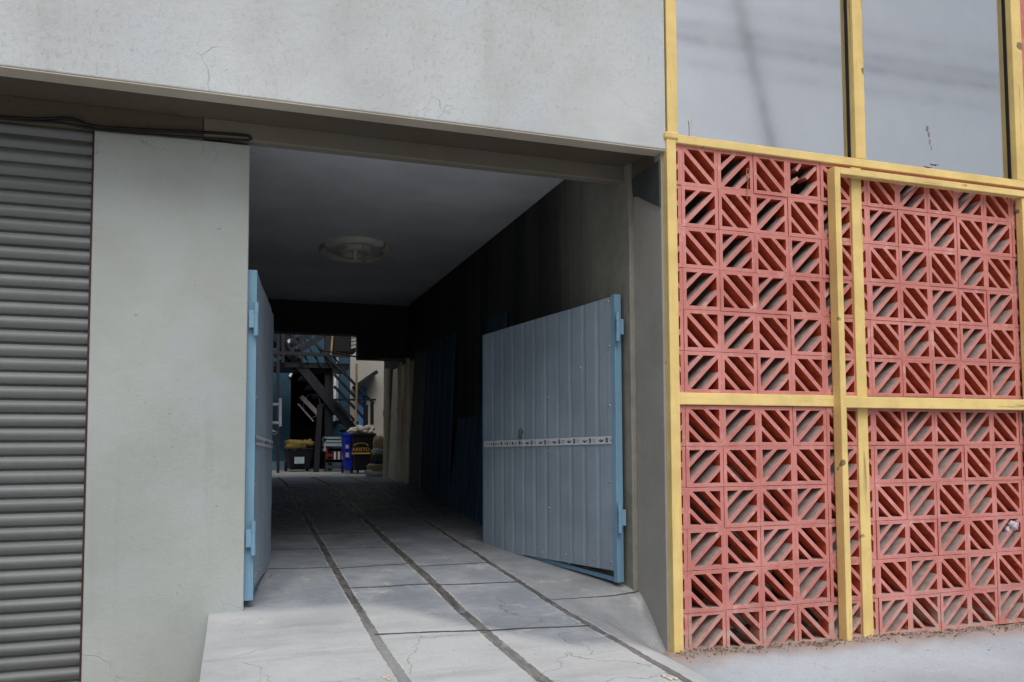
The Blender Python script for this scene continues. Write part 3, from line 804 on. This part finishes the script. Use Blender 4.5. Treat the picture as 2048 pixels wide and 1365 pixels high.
mb = MB(); mb.lathe(RC, [(.0, -.006), (.26, -.006), (.262, 0)], 48, 1, 1.38); obj('plate', mb, M['ceiling'], Ro)
obj('inner_ring', ring(.105, .150, .05, (9, 33, 57)), M['plasterwhite'], Ro)
mb = MB(); mb.lathe(RC, [(.0, -.10), (.018, -.10), (.022, -.05), (.03, -.006)], 20); obj('hook_cup', mb, M['plasterwhite'], Ro)

# ------------------------------------------------------------------ things along the right passage wall
def leaning(name, y0, y1, z0, z1, tilt, m, label, cat, ribs=0, group=None):
    mb = MB(); nn = max(2, int((y1-y0)/.03))
    for i in range(nn):
        ya = y0+(y1-y0)*i/nn; yb = y0+(y1-y0)*(i+1)/nn
        oa = .02*math.sin(i*ribs) if ribs else 0; ob = .02*math.sin((i+1)*ribs) if ribs else 0
        oa += .012*mnoise.noise((ya*3, 1, 2)); ob += .012*mnoise.noise((yb*3, 1, 2))
        za, zb_ = z0 + (ramp_z(2, ya)-ramp_z(2, y0)), z0 + (ramp_z(2, yb)-ramp_z(2, y0))
        mb.add([(2.10-tilt+oa, ya, za), (2.10-tilt+ob, yb, zb_), (2.125+ob*.5, yb, z1), (2.125+oa*.5, ya, z1),
                (2.115-tilt+oa, ya, za), (2.115-tilt+ob, yb, zb_), (2.14+ob*.5, yb, z1), (2.14+oa*.5, ya, z1)], [(0,1,2,3),(7,6,5,4),(0,4,5,1),(3,2,6,7)] + ([(0,3,7,4)] if i == 0 else []) + ([(1,5,6,2)] if i == nn-1 else []))
    return tag(obj(name, mb, M[m], loc=(2.1-tilt, (y0+y1)/2, z0)), label, cat, group)
leaning('metal_sheet', 2.55, 3.05, ramp_z(2, 2.6)-.01, 2.2, .10, 'darkblue', 'narrow dark blue metal sheet leaning just behind the right gate leaf', 'metal sheet', 1.1)
leaning('metal_sheet', 3.25, 4.15, ramp_z(2, 3.3)-.01, 1.35, .08, 'darkblue', 'low dark blue sheet with a pale top edge, leaning on the passage wall', 'metal sheet', .9)
leaning('metal_sheet', 4.25, 5.5, ramp_z(2, 4.3)-.01, 2.25, .05, 'darkblue', 'tall dark blue sheet leaning next to the cream boards', 'metal sheet', .7)
leaning('board', 5.6, 6.25, ramp_z(2, 5.7)-.01, 2.22, .05, 'greyboard', 'stained grey board leaning on the far passage wall', 'board', .35)
leaning('board', 6.3, 7.7, ramp_z(2, 6.3)-.01, 2.16, .05, 'cream', 'tall pale cream board at the far end beside the pipes', 'board', .2)
for i, (y_, r_, lb) in enumerate(((6.30, .03, 'nearest slim cream pipe standing at the near edge of the cream board'), (6.85, .03, 'middle cream pipe standing in front of the cream board'), (7.8, .05, 'farthest thick cream pipe at the end of the passage wall'))):
    mb = MB(); mb.tube([(2.05, y_, ramp_z(2, y_)-.01), (2.06, y_, 1.2), (2.06, y_, 2.18)], r_, 12); mb.tube([(2.06, y_, 1.5), (2.06, y_, 1.58)], r_*1.25, 12)
    tag(obj('pipe', mb, M['cream'], loc=(2.05, y_, ramp_z(2, y_))), lb, 'pipe', 'cream pipes along the passage wall')
cable([P(640,700,7.6), P(712,714,7.3), P(760,718,6.74), P(800,719,6.5), P(850,719,5.9)], .012, 'tan rope strung under the far beam above the cream boards', 'tan', 'rope')

# ------------------------------------------------------------------ courtyard
CZ = ramp_z(1, 8.6) - .004
mb = MB(); mb.box(-2, 5.2, 8.6, 13.2, CZ-.4, CZ); structure(obj('courtyard_floor', mb, plain('courtyard_concrete', s2l((150, 152, 150)), .9, .2, 3)))
BY = 12.6
CB = thing('courtyard_house', (1.2, BY, CZ), 'teal rendered house wall at the far side of the courtyard with a dark doorway', 'house')
dl, dr = P(582, 742, BY), P(666, 742, BY)
wr_ = P(700, 800, BY).x
mb = MB(); mb.box(-2, dl.x, BY, BY+.2, CZ-.2, 6); mb.box(dr.x, wr_, BY, BY+.2, CZ-.2, 6); mb.box(dl.x, dr.x, BY, BY+.2, dl.z, 6)
obj('wall', mb, M['teal'], CB)
mb = MB(); mb.box(-2, dl.x, BY-.03, BY, CZ-.1, CZ+.17); mb.box(dr.x, wr_, BY-.03, BY, CZ-.1, CZ+.17); obj('plinth', mb, plain('plinth_paint', s2l((96, 128, 140)), .8), CB)
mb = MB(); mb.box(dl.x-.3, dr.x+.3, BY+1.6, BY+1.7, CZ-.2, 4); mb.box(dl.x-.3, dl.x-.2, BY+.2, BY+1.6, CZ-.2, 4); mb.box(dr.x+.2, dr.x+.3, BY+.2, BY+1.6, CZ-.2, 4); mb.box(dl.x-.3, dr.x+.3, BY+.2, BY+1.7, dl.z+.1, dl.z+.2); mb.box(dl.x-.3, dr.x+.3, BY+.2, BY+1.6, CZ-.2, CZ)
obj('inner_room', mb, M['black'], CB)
mb = MB(); w = .05
mb.tube([(dl.x-.02, BY-.03, dl.z-.12), (dl.x+.05, BY-.03, dl.z+.02), (dr.x-.04, BY-.03, dr.z+.02), (dr.x+.03, BY-.03, dr.z-.06), (dr.x+.03, BY-.03, CZ+.9)], .03, 8)
obj('white_pipe', mb, plain('white_pvc', s2l((214, 216, 218)), .5), CB)
mb = MB(); xw = P(674, 740, BY).x; mb.tube([(xw, BY-.04, CZ+.9), (xw, BY-.04, 5.5)], .028, 8); obj('white_pipe', mb, plain('grey_pvc', s2l((150, 160, 170)), .5), CB)
xw = P(577, 700, BY).x; mb = MB(); mb.tube([(xw, BY-.04, dl.z+.3), (xw, BY-.04, 6)], .03, 8); obj('white_pipe', mb, plain('pale_pvc', s2l((200, 206, 212)), .5), CB)

WH = thing('white_house', (3.2, 12, CZ), 'white rendered house side with a bright blue door at the right of the courtyard', 'house')
wx0 = wr_
mb = MB(); mb.box(wx0, 5.0, BY-.02, BY+.2, CZ-.2, 5); obj('wall', mb, M['white'], WH)
a_, b_ = P(715, 775, BY), P(733, 850, BY)
mb = MB(); mb.box(a_.x, b_.x, BY-.06, BY-.02, CZ, a_.z); d_ = obj('door', mb, M['bluedoor'], WH)
mb = MB(); mb.box(a_.x+.11, b_.x-.03, BY-.075, BY-.06, (CZ+a_.z)/2+.02, a_.z-.12); obj('door_panel', mb, M['black'], d_)
mb = MB(); mb.bar(P(708, 776, BY-.25), P(752, 745, BY-.25), .07, .4, up=(0,1,0)); obj('awning', mb, M['black'], WH)
mb = MB(); mb.box(5.0, 5.2, 8.6, 13, -.2, 4.2); mb.box(-2.2, -2, 8.6, 13, -.2, 4.2); mb.box(-2, -.3, 8.5, 8.6, -.3, 3.4); mb.box(2.262, 5.0, 8.5, 8.6, -.3, 6); mb.box(-5, 6, 7.03, 7.11, 3.12, 4.0); mb.box(2.20, 2.262, 7.12, 8.499, 2.935, 5); mb.box(-.299, -.1, 7.12, 8.499, 2.935, 3.4)  # unseen walls, added and sized to control light in the courtyard
tag(obj('courtyard_wall', mb, M['teal'], loc=(0, 8.6, 0)), 'unseen blank wall enclosing the courtyard, sized to limit its light', 'wall')

# steel staircase
SY = 10.8
St = thing('staircase', (P(740,850,SY).x, SY, CZ), 'black steel staircase with sloping rails climbing to a landing in the courtyard', 'staircase')
def sbar(name, a_, b_, w, dy=0, h=None):
    mb = MB(); mb.bar(P(*a_, SY+dy), P(*b_, SY+dy), w, h or w, up=(0,1,0)); return obj(name, mb, M['stair'], St)
for a_, b_ in (((560,616), (748,808)), ((668,749), (735,821)), ((668,773), (735,844)), ((668,801), (716,848))): sbar('rail', a_, b_, .045)
sbar('post', (733,810), (733,850), .05); sbar('post', (744,806), (744,850), .055)
sbar('rail', (664,800), (752,800), .035)
for dy in (.15, .95): sbar('stringer', (548,668), (716,872), .16, dy, .06)
mb = MB()
for i in range(11):
    t = i/10; c_ = P(556+(700-556)*t, 690+(862-690)*t, SY+.55); mb.box(c_.x-.14, c_.x+.14, SY+.18, SY+.92, c_.z-.02, c_.z+.02)
obj('tread', mb, M['stair'], St)
mb = MB(); l0, l1 = P(546,726,SY), P(700,728,SY); mb.box(l0.x-.3, l1.x, SY+.1, SY+1.3, l0.z-.06, l0.z+.03); obj('landing', mb, M['stair'], St)
sbar('rail', (540,706), (700,712), .06); sbar('post', (656,660), (656,950), .12, .3); sbar('post', (640,810), (632,948), .09, .1); sbar('post', (604,660), (604,726), .04)
for x_ in (556, 566): sbar('post', (x_,655), (x_,950 if x_ == 556 else 726), .05)
# diagonal balusters and an upper flight
for i in range(5): sbar('baluster', (560+24*i, 660+10*i), (590+26*i, 716+8*i), .03, .05)
for a_, b_ in (((548,712), (640,655)), ((548,735), (650,668)), ((548,690), (600,658))): sbar('stringer', a_, b_, .10, .5)
for i in range(4): sbar('baluster', (552+14*i, 660), (560+15*i, 700), .022, .4)
for i in range(4): sbar('baluster', (552, 668+11*i), (602, 662+12*i), .018, .42)

# far-corner clutter
def wheelie(loc, w, dpt, h, m, label, rot):
    t = thing('wheelie_bin', loc, label, 'bin', 'bins in the courtyard'); t.rotation_euler[2] = 0
    ca, sa = math.cos(rot), math.sin(rot)
    def W_(x_, y_, z_): return Vector((loc[0] + x_*ca - y_*sa, loc[1] + x_*sa + y_*ca, loc[2] + z_))
    mb = MB(); lo, hi = .40, .5
    vs = [W_(sx_*w*s_, sy_*dpt*s_, z_) for z_, s_ in ((.06, lo), (h*.9, hi), (h*.9, hi*1.06), (h*.96, hi*1.06)) for sx_, sy_ in ((-1,-1),(1,-1),(1,1),(-1,1))]
    fs = [(0,3,2,1)] + [(4*l+i, 4*l+(i+1) % 4, 4*l+4+(i+1) % 4, 4*l+4+i) for l in range(3) for i in range(4)] + [(12,13,14,15)]
    mb.add(vs, fs); obj('body', mb, M[m], t, bev=.012)
    for sx_ in (-1, 1):
        mb = MB(); mb.tube([W_(sx_*w*.40, dpt*.40, .09), W_(sx_*w*.47, dpt*.40, .09)], .09, 14); obj('wheel', mb, M['black'], t)
    mb = MB(); mb.tube([W_(-w*.4, dpt*.55, h*.93), W_(w*.4, dpt*.55, h*.93)], .018, 8); obj('handle', mb, M[m], t)
    return t, W_
bA = P(725, 950, 9.6); bh = P(725, 866, 9.6).z - CZ
t1, W1 = wheelie((bA.x+.02, 9.75, CZ), .36, .40, bh*1.03, 'binblack', 'dark wheelie bin with gold lettering, heaped with foam scraps', 0)
cu = bpy.data.curves.new('lettering', 'FONT'); cu.body = 'ARISTO'; cu.size = .085; cu.align_x = 'CENTER'; cu.extrude = .002
tmp = bpy.data.objects.new('lettering', cu); COL.objects.link(tmp)
dg = bpy.context.evaluated_depsgraph_get(); me = bpy.data.meshes.new_from_object(tmp.evaluated_get(dg)); bpy.data.objects.remove(tmp)
lt = bpy.data.objects.new('lettering', me); COL.objects.link(lt); me.materials.clear(); me.materials.append(M['gold']); lt.parent = t1
lt.rotation_euler = (R(90), 0, 0); lz = P(728, 903, 9.5).z - CZ
lt.location = (P(723,900,9.5).x - (bA.x+.02), -.40*.455-.012, lz)
mb = MB(); c_ = off(lt)
mb.box(c_.x-.15, c_.x+.15, c_.y-.004, c_.y, c_.z-.045, c_.z-.022)
for i in range(9):
    t_ = math.pi*(i+.5)/9; mb.obox(c_ + Vector((.11*math.cos(t_)-.012, -.004, .085+.045*math.sin(t_))), (.026,0,0), (0,.004,0), (0,0,.010))
obj('lettering', mb, M['gold'], t1)
bB = P(703, 950, 9.7)
t2, W2 = wheelie((bB.x+.045, 10.05, CZ), .30, .42, bh*1.03, 'binblue', 'bright blue wheelie bin half hidden behind the dark bin', 0)
mb = MB()
for (zz, hh) in ((.40,.05), (.47,.03), (.62,.06)): 
    c_ = W2(-.10, -.42*.475, bh*zz); mb.box(c_.x-.025, c_.x+.03, c_.y-.012, c_.y-.008, c_.z, c_.z+hh)
obj('lettering', mb, M['tape'], t2)
mb = MB()
for i in range(16): 
    mb.blob((bA.x + random.uniform(-.17,.17), 9.75+random.uniform(-.12,.12), CZ + bh + random.uniform(.0,.09)*(1.0)), random.uniform(.04,.085), .06, random.uniform(.03,.05), i, .5, 10, 7, .7, 3)
tag(obj('foam_heap', mb, M['foam'], loc=(bA.x, 9.75, CZ+bh)), 'heap of crumpled off-white foam scraps on top of the dark bin', 'foam scraps')
sk = [(757,905,.085,.10,.17,'jute','upright brown jute sack behind the bins at the top of the pile'), (757,903+27,.10,.12,.07,'sackgrey','small grey sack lying second from the top of the pile'),
      (756,913,.11,.12,.06,'sackolive','thin olive sack under the grey sack'), (757,932,.12,.13,.07,'sackblue','dark blue grey sack in the middle of the pile'),
      (753,944,.14,.15,.08,'jute','brown jute sack near the floor of the pile'), (756,958,.19,.17,.07,'sackgrey','wide pale grey sack lying lowest on the floor')]
ys = [895, 905, 912, 923, 937, 951]
for i, (x_, _, rx, ry, rz, m, lb) in enumerate(sk):
    c_ = P(x_, ys[i], 8.35); c_.z = max(c_.z, CZ+rz*.8)
    mb = MB(); mb.blob(c_, rx, ry, rz, i+3, .22, 22, 14, .7); tag(obj('sack', mb, M[m], loc=(c_.x, c_.y, c_.z-rz)), lb, 'sack', 'sacks piled beside the bins')
# left: dark bin with a cream bundle
c_ = P(598, 940, 11.2); bh2 = P(598, 895, 11.2).z - CZ
t3, W3 = wheelie((c_.x, 11.4, CZ), .44, .42, bh2, 'binblack', 'low dark bin with a cloth bundle on top, left of the stair post', .1)
mb = MB(); mb.blob((c_.x-.05, 11.3, CZ+bh2+.03), .2, .14, .09, 4, .5, 18, 12, .8); mb.blob((c_.x+.14, 11.3, CZ+bh2+.07), .13, .1, .06, 9, .6, 14, 10)
tag(obj('bundle', mb, M['sackolive'], loc=(c_.x, 11.3, CZ+bh2)), 'crumpled drab cloth bundle on the low dark bin', 'bundle')
c2 = P(598, 921, 11.15); mb = MB(); mb.box(c2.x-.08, c2.x+.09, 11.14, 11.16, c2.z-.06, c2.z+.06); obj('lettering', mb, M['palecrate'], t3)
# crates between the posts
def crate(px, py, Yc, w, h, m, label, mark=False):
    c_ = P(px, py, Yc); t = thing('crate', (c_.x, Yc, c_.z), label, 'crate', 'crates stacked behind the stair')
    mb = MB(); tk = .02
    for zz in (0, h*.38, h*.76): mb.box(c_.x-w/2, c_.x+w/2, Yc, Yc+.02, c_.z+zz, c_.z+zz+h*.22); mb.box(c_.x-w/2, c_.x-w/2+.02, Yc+.02, Yc+.3, c_.z+zz, c_.z+zz+h*.22); mb.box(c_.x+w/2-.02, c_.x+w/2, Yc+.02, Yc+.3, c_.z+zz, c_.z+zz+h*.22)
    obj('slatted_side', mb, M[m], t)
    mb = MB()
    for s_ in (-1, 1): mb.box(c_.x+s_*w*.47-.015, c_.x+s_*w*.47+.015, Yc-.012, Yc-.002, c_.z, c_.z+h)
    obj('corner_post', mb, M[m], t)
    if mark:
        mb = MB()
        for i in range(3): mb.box(c_.x-.09+.07*i, c_.x-.06+.07*i, Yc-.022, Yc-.013, c_.z+.05, c_.z+.19)
        obj('lettering', mb, M['tape'], t)
crate(678, 948, 11.0, .46, .26, 'crate', 'dark slatted crate on the courtyard floor, lowest of the stack')
crate(678, 925, 11.0, .46, .26, 'redcrate', 'red slatted crate with white marks, second from the floor', True)
crate(676, 903, 11.0, .50, .24, 'palecrate', 'pale grey blue slatted crate near the top of the stack')
crate(674, 885, 11.0, .46, .10, 'palecrate', 'shallow pale tray topping the crate stack')
# striped board and hoop inside the doorway
mb = MB()
for i in (0, 3): mb.bar(P(602-2*i, 793+5*i, BY+.5), P(636-3*i, 828+5*i, BY+.5), .03 if i else .09, .04, up=(0,1,0))
tag(obj('slatted_board', mb, plain('pinkish_slats', s2l((150, 140, 146)), .6), loc=P(620,820,BY+.5)), 'pale board and thin batten leaning slantwise in the dark doorway', 'board')
mb = MB(); c_ = P(624, 812, BY+.7); mb.tube([c_ + Vector((.17*math.cos(t_*.27), 0, .24*math.sin(t_*.27))) for t_ in range(24)], .012, 6)
tag(obj('hoop', mb, M['palecrate'], loc=c_), 'thin pale wheel hoop in the shade of the doorway', 'hoop')
# air conditioner high on the right
ac = P(706, 690, 9.5)
A_c = thing('air_conditioner', (ac.x, 9.5, ac.z), 'white louvred air conditioner box hung above the bins', 'air conditioner')
mb = MB(); mb.box(ac.x-.30, ac.x+.05, 9.5, 9.9, ac.z-.12, ac.z+.32); obj('casing', mb, M['black'], A_c, bev=.01)
mb = MB()
for i in range(6): mb.obox((ac.x-.03, 9.478, ac.z-.07+i*.06), (.085,0,.025), (0,.015,0), (0,0,.045))
obj('louvre', mb, M['white'], A_c)
mb = MB(); a_ = P(666, 664, 9.2); b_ = P(662, 710, 9.2); mb.tube([a_, b_], .016, 8); tag(obj('bamboo_pole', mb, M['bamboo'], loc=b_), 'short tan pole hanging above the rope near the landing', 'pole')
mb = MB(); a_ = P(713, 728, 10.4); b_ = P(711, 850, 10.4); mb.tube([a_, (a_+b_)/2 + Vector((.01,0,0)), b_], .018, 8); tag(obj('bamboo_pole', mb, M['bamboo'], loc=b_), 'long upright tan pole beside the blue door', 'pole')

# ------------------------------------------------------------------ rubbish behind and below the screen
def junk(name, m, label, cat, loc, size, rot=0, seed=0):
    mb = MB(); ca, sa = math.cos(rot), math.sin(rot); w, d_, h_ = size
    mb.obox(Vector(loc) - Vector((w*ca-d_*sa, w*sa+d_*ca, 0))/2, (w*ca, w*sa, 0), (-d_*sa, d_*ca, 0), (.02, .01, h_))
    mb.obox(Vector(loc) - Vector((w*ca-d_*sa, w*sa+d_*ca, 0))/2 + Vector((.02,.01,h_)), (w*ca*.48, w*sa*.48, .05), (-d_*sa, d_*ca, 0), (0,0,.006))
    return tag(obj(name, mb, M[m], loc=loc, bev=.003), label, cat)
junk('board', 'whitecard', 'pale board lying on the floor behind the lowest brick row', 'board', (2.72, .36, .02), (.30, .22, .09), .5)
junk('cardboard_box', 'card', 'brown cardboard box behind the lower left lattice', 'box', (2.95, .75, .02), (.45, .35, .42), .3)
junk('cardboard_box', 'black', 'dark box pushed against the side wall behind the lattice', 'box', (2.5, .9, .02), (.35, .4, .95), -.2)
junk('wooden_crate', 'sackgrey', 'grey wooden crate in the room behind the brick screen', 'crate', (3.3, 1.2, .02), (.5, .4, .9), .15)
junk('wooden_crate', 'crate', 'slate coloured crate in the room behind the right lattice', 'crate', (4.2, 1.0, .02), (.6, .5, 1.3), -.1)
mb = MB()
for i in range(26):
    p = P(random.uniform(1395, 1580), random.uniform(830, 1010), random.uniform(.13, .35)); q_ = p + Vector((random.uniform(-.03,.03), random.uniform(-.02,.02), random.uniform(-.03,.03)))
    mb.tube([p, (p+q_)/2 + Vector((.004,0,.004)), q_], .0016, 4)
s_ = obj('straw_litter', mb, plain('dry_straw', s2l((206, 178, 96)), .8), loc=(2.6, .2, .6)); s_['kind'] = 'stuff'; s_['label'] = 'dry yellow straw caught behind the lower brick lattice'
mb = MB()
for i in range(640):
    x_ = 2.2 + 2.7*random.random()**1.15; y_ = -.015 - abs(random.gauss(0, .05 if i % 12 else .16)); z_ = gz(x_, y_)
    a_ = random.uniform(0, 6.28); L_ = random.uniform(.004, .026)*(1 if i % 4 else .5)
    if i % 3: mb.bar((x_, y_, z_+.004), (x_+L_*math.cos(a_), y_+L_*math.sin(a_)*.5, z_+.004+random.uniform(0,.012)), .003, .002)
    else: mb.blob((x_, y_, z_+.002), L_*.35, L_*.3, L_*.25, i, .4, 6, 4)
s_ = obj('litter', mb, plain('dead_twigs', s2l((120, 98, 82)), .9, .4), loc=(3.5, -.1, 0)); s_['kind'] = 'stuff'; s_['label'] = 'dry twigs, crumbs of brick and dirt along the foot of the screen'
# crumpled plastic bag tucked low on the right
c_ = P(2024, 1052, .03); mb = MB(); mb.blob(c_, .035, .03, .028, 2, .6, 20, 14, .9, 3); mb.blob(c_ + Vector((-.035, .005, -.03)), .018, .02, .028, 6, .6, 14, 10, .9, 3)
tag(obj('plastic_bag', mb, plain('pale_bag', s2l((196, 186, 196)), .4), loc=c_), 'crumpled pale plastic bag stuffed in a brick opening low on the right', 'bag')
for (px, py, lb) in ((772, 1358, 'white lime splash on the ramp beside the left dark strip'), (1338, 1357, 'small white scrap at the right corner of the ramp')):
    q_ = ramp_hit(px, py); mb = MB()
    for i in range(6): mb.blob((q_[0]+random.uniform(-.015,.015), q_[1]+random.uniform(-.03,.03), ramp_z(*q_)+.004), .008, .012, .004, i, .4, 8, 5)
    tag(obj('scrap', mb, M['whitecard'], loc=(q_[0], q_[1], ramp_z(*q_))), lb, 'scrap')

# ------------------------------------------------------------------ across the street, mirrored in the panes
for py, r_, lb in ((30, .012, 'topmost'), (76, .022, 'second'), (104, .028, 'third'), (150, .014, 'lowest')):
    p = P(1520, py, 9.1); zc = p.z
    pts = [(x_, -9.0, zc + .0016*(x_-7)**2) for x_ in range(-24, 41, 4)]
    mb = MB(); mb.tube(pts, r_, 6)
    tag(obj('overhead_wire', mb, M['cable'], loc=pts[0]), lb + ' overhead street wire mirrored in the window panes', 'wire', 'overhead wires across the street')
a_ = P(1545, 300, 8.1); b_ = P(1462, -60, 8.1)
d_ = (b_-a_)
a2 = a_ - d_*((a_.z+.3)/d_.z); b2 = b_ + d_*.3
mb = MB(); mb.tube([(a2.x, -8, a2.z), (b2.x, -8, b2.z)], [.055, .045], 12)
tag(obj('leaning_pole', mb, plain('grey_pole', s2l((120, 124, 128)), .8), loc=(a2.x, -8, a2.z)), 'leaning utility pole across the street, mirrored in the left pane', 'pole')

# ------------------------------------------------------------------ light
w = bpy.data.worlds.new('World'); scene.world = w; w.use_nodes = True
nt = w.node_tree; bg = nt.nodes['Background']
sky = nt.nodes.new('ShaderNodeTexSky'); sky.sky_type = 'NISHITA'; sky.sun_disc = False
SUN_E, SUN_A = 52, 3      # elevation, bearing from straight in front of the wall
sky.sun_elevation = R(SUN_E); sky.sun_rotation = R(180 + SUN_A); sky.air_density = 1.3; sky.dust_density = 4.0; sky.ozone_density = 1.0
hs = nt.nodes.new('ShaderNodeHueSaturation'); hs.inputs['Saturation'].default_value = .35
nt.links.new(sky.outputs[0], hs.inputs['Color']); nt.links.new(hs.outputs[0], bg.inputs['Color']); bg.inputs['Strength'].default_value = .12
ld = bpy.data.lights.new('sun', 'SUN'); ld.energy = 1.3; ld.angle = R(40); ld.color = (1, .96, .90)
lo = bpy.data.objects.new('sun', ld); COL.objects.link(lo)
dirv = Vector((-math.sin(R(SUN_A))*math.cos(R(SUN_E)), -math.cos(R(SUN_A))*math.cos(R(SUN_E)), math.sin(R(SUN_E))))
lo.rotation_euler = dirv.to_track_quat('Z', 'Y').to_euler(); lo.location = dirv*20

# ------------------------------------------------------------------ camera
cd = bpy.data.cameras.new('camera'); cd.sensor_width = 36; cd.lens = F/2048*36; cd.shift_y = (PY-682.5)/2048; cd.clip_end = 400; cd.clip_start = .05
co = bpy.data.objects.new('camera', cd); COL.objects.link(co)
rx_ = Vector((ex.x, ey.x, ez.x)); ry_ = -Vector((ex.y, ey.y, ez.y)); rz_ = -Vector((ex.z, ey.z, ez.z))
m3 = Matrix((rx_, ry_, rz_)).transposed()
co.matrix_world = Matrix.Translation((0, -D0, H)) @ m3.to_4x4()
scene.camera = co
vs_ = scene.view_settings; vs_.view_transform = 'Standard'; vs_.look = 'None'; vs_.gamma = 1; vs_.exposure = 0.0
cy = scene.cycles
cy.use_denoising = True; cy.max_bounces = 6; cy.diffuse_bounces = 3; cy.glossy_bounces = 3; cy.use_adaptive_sampling = True; cy.adaptive_threshold = .02
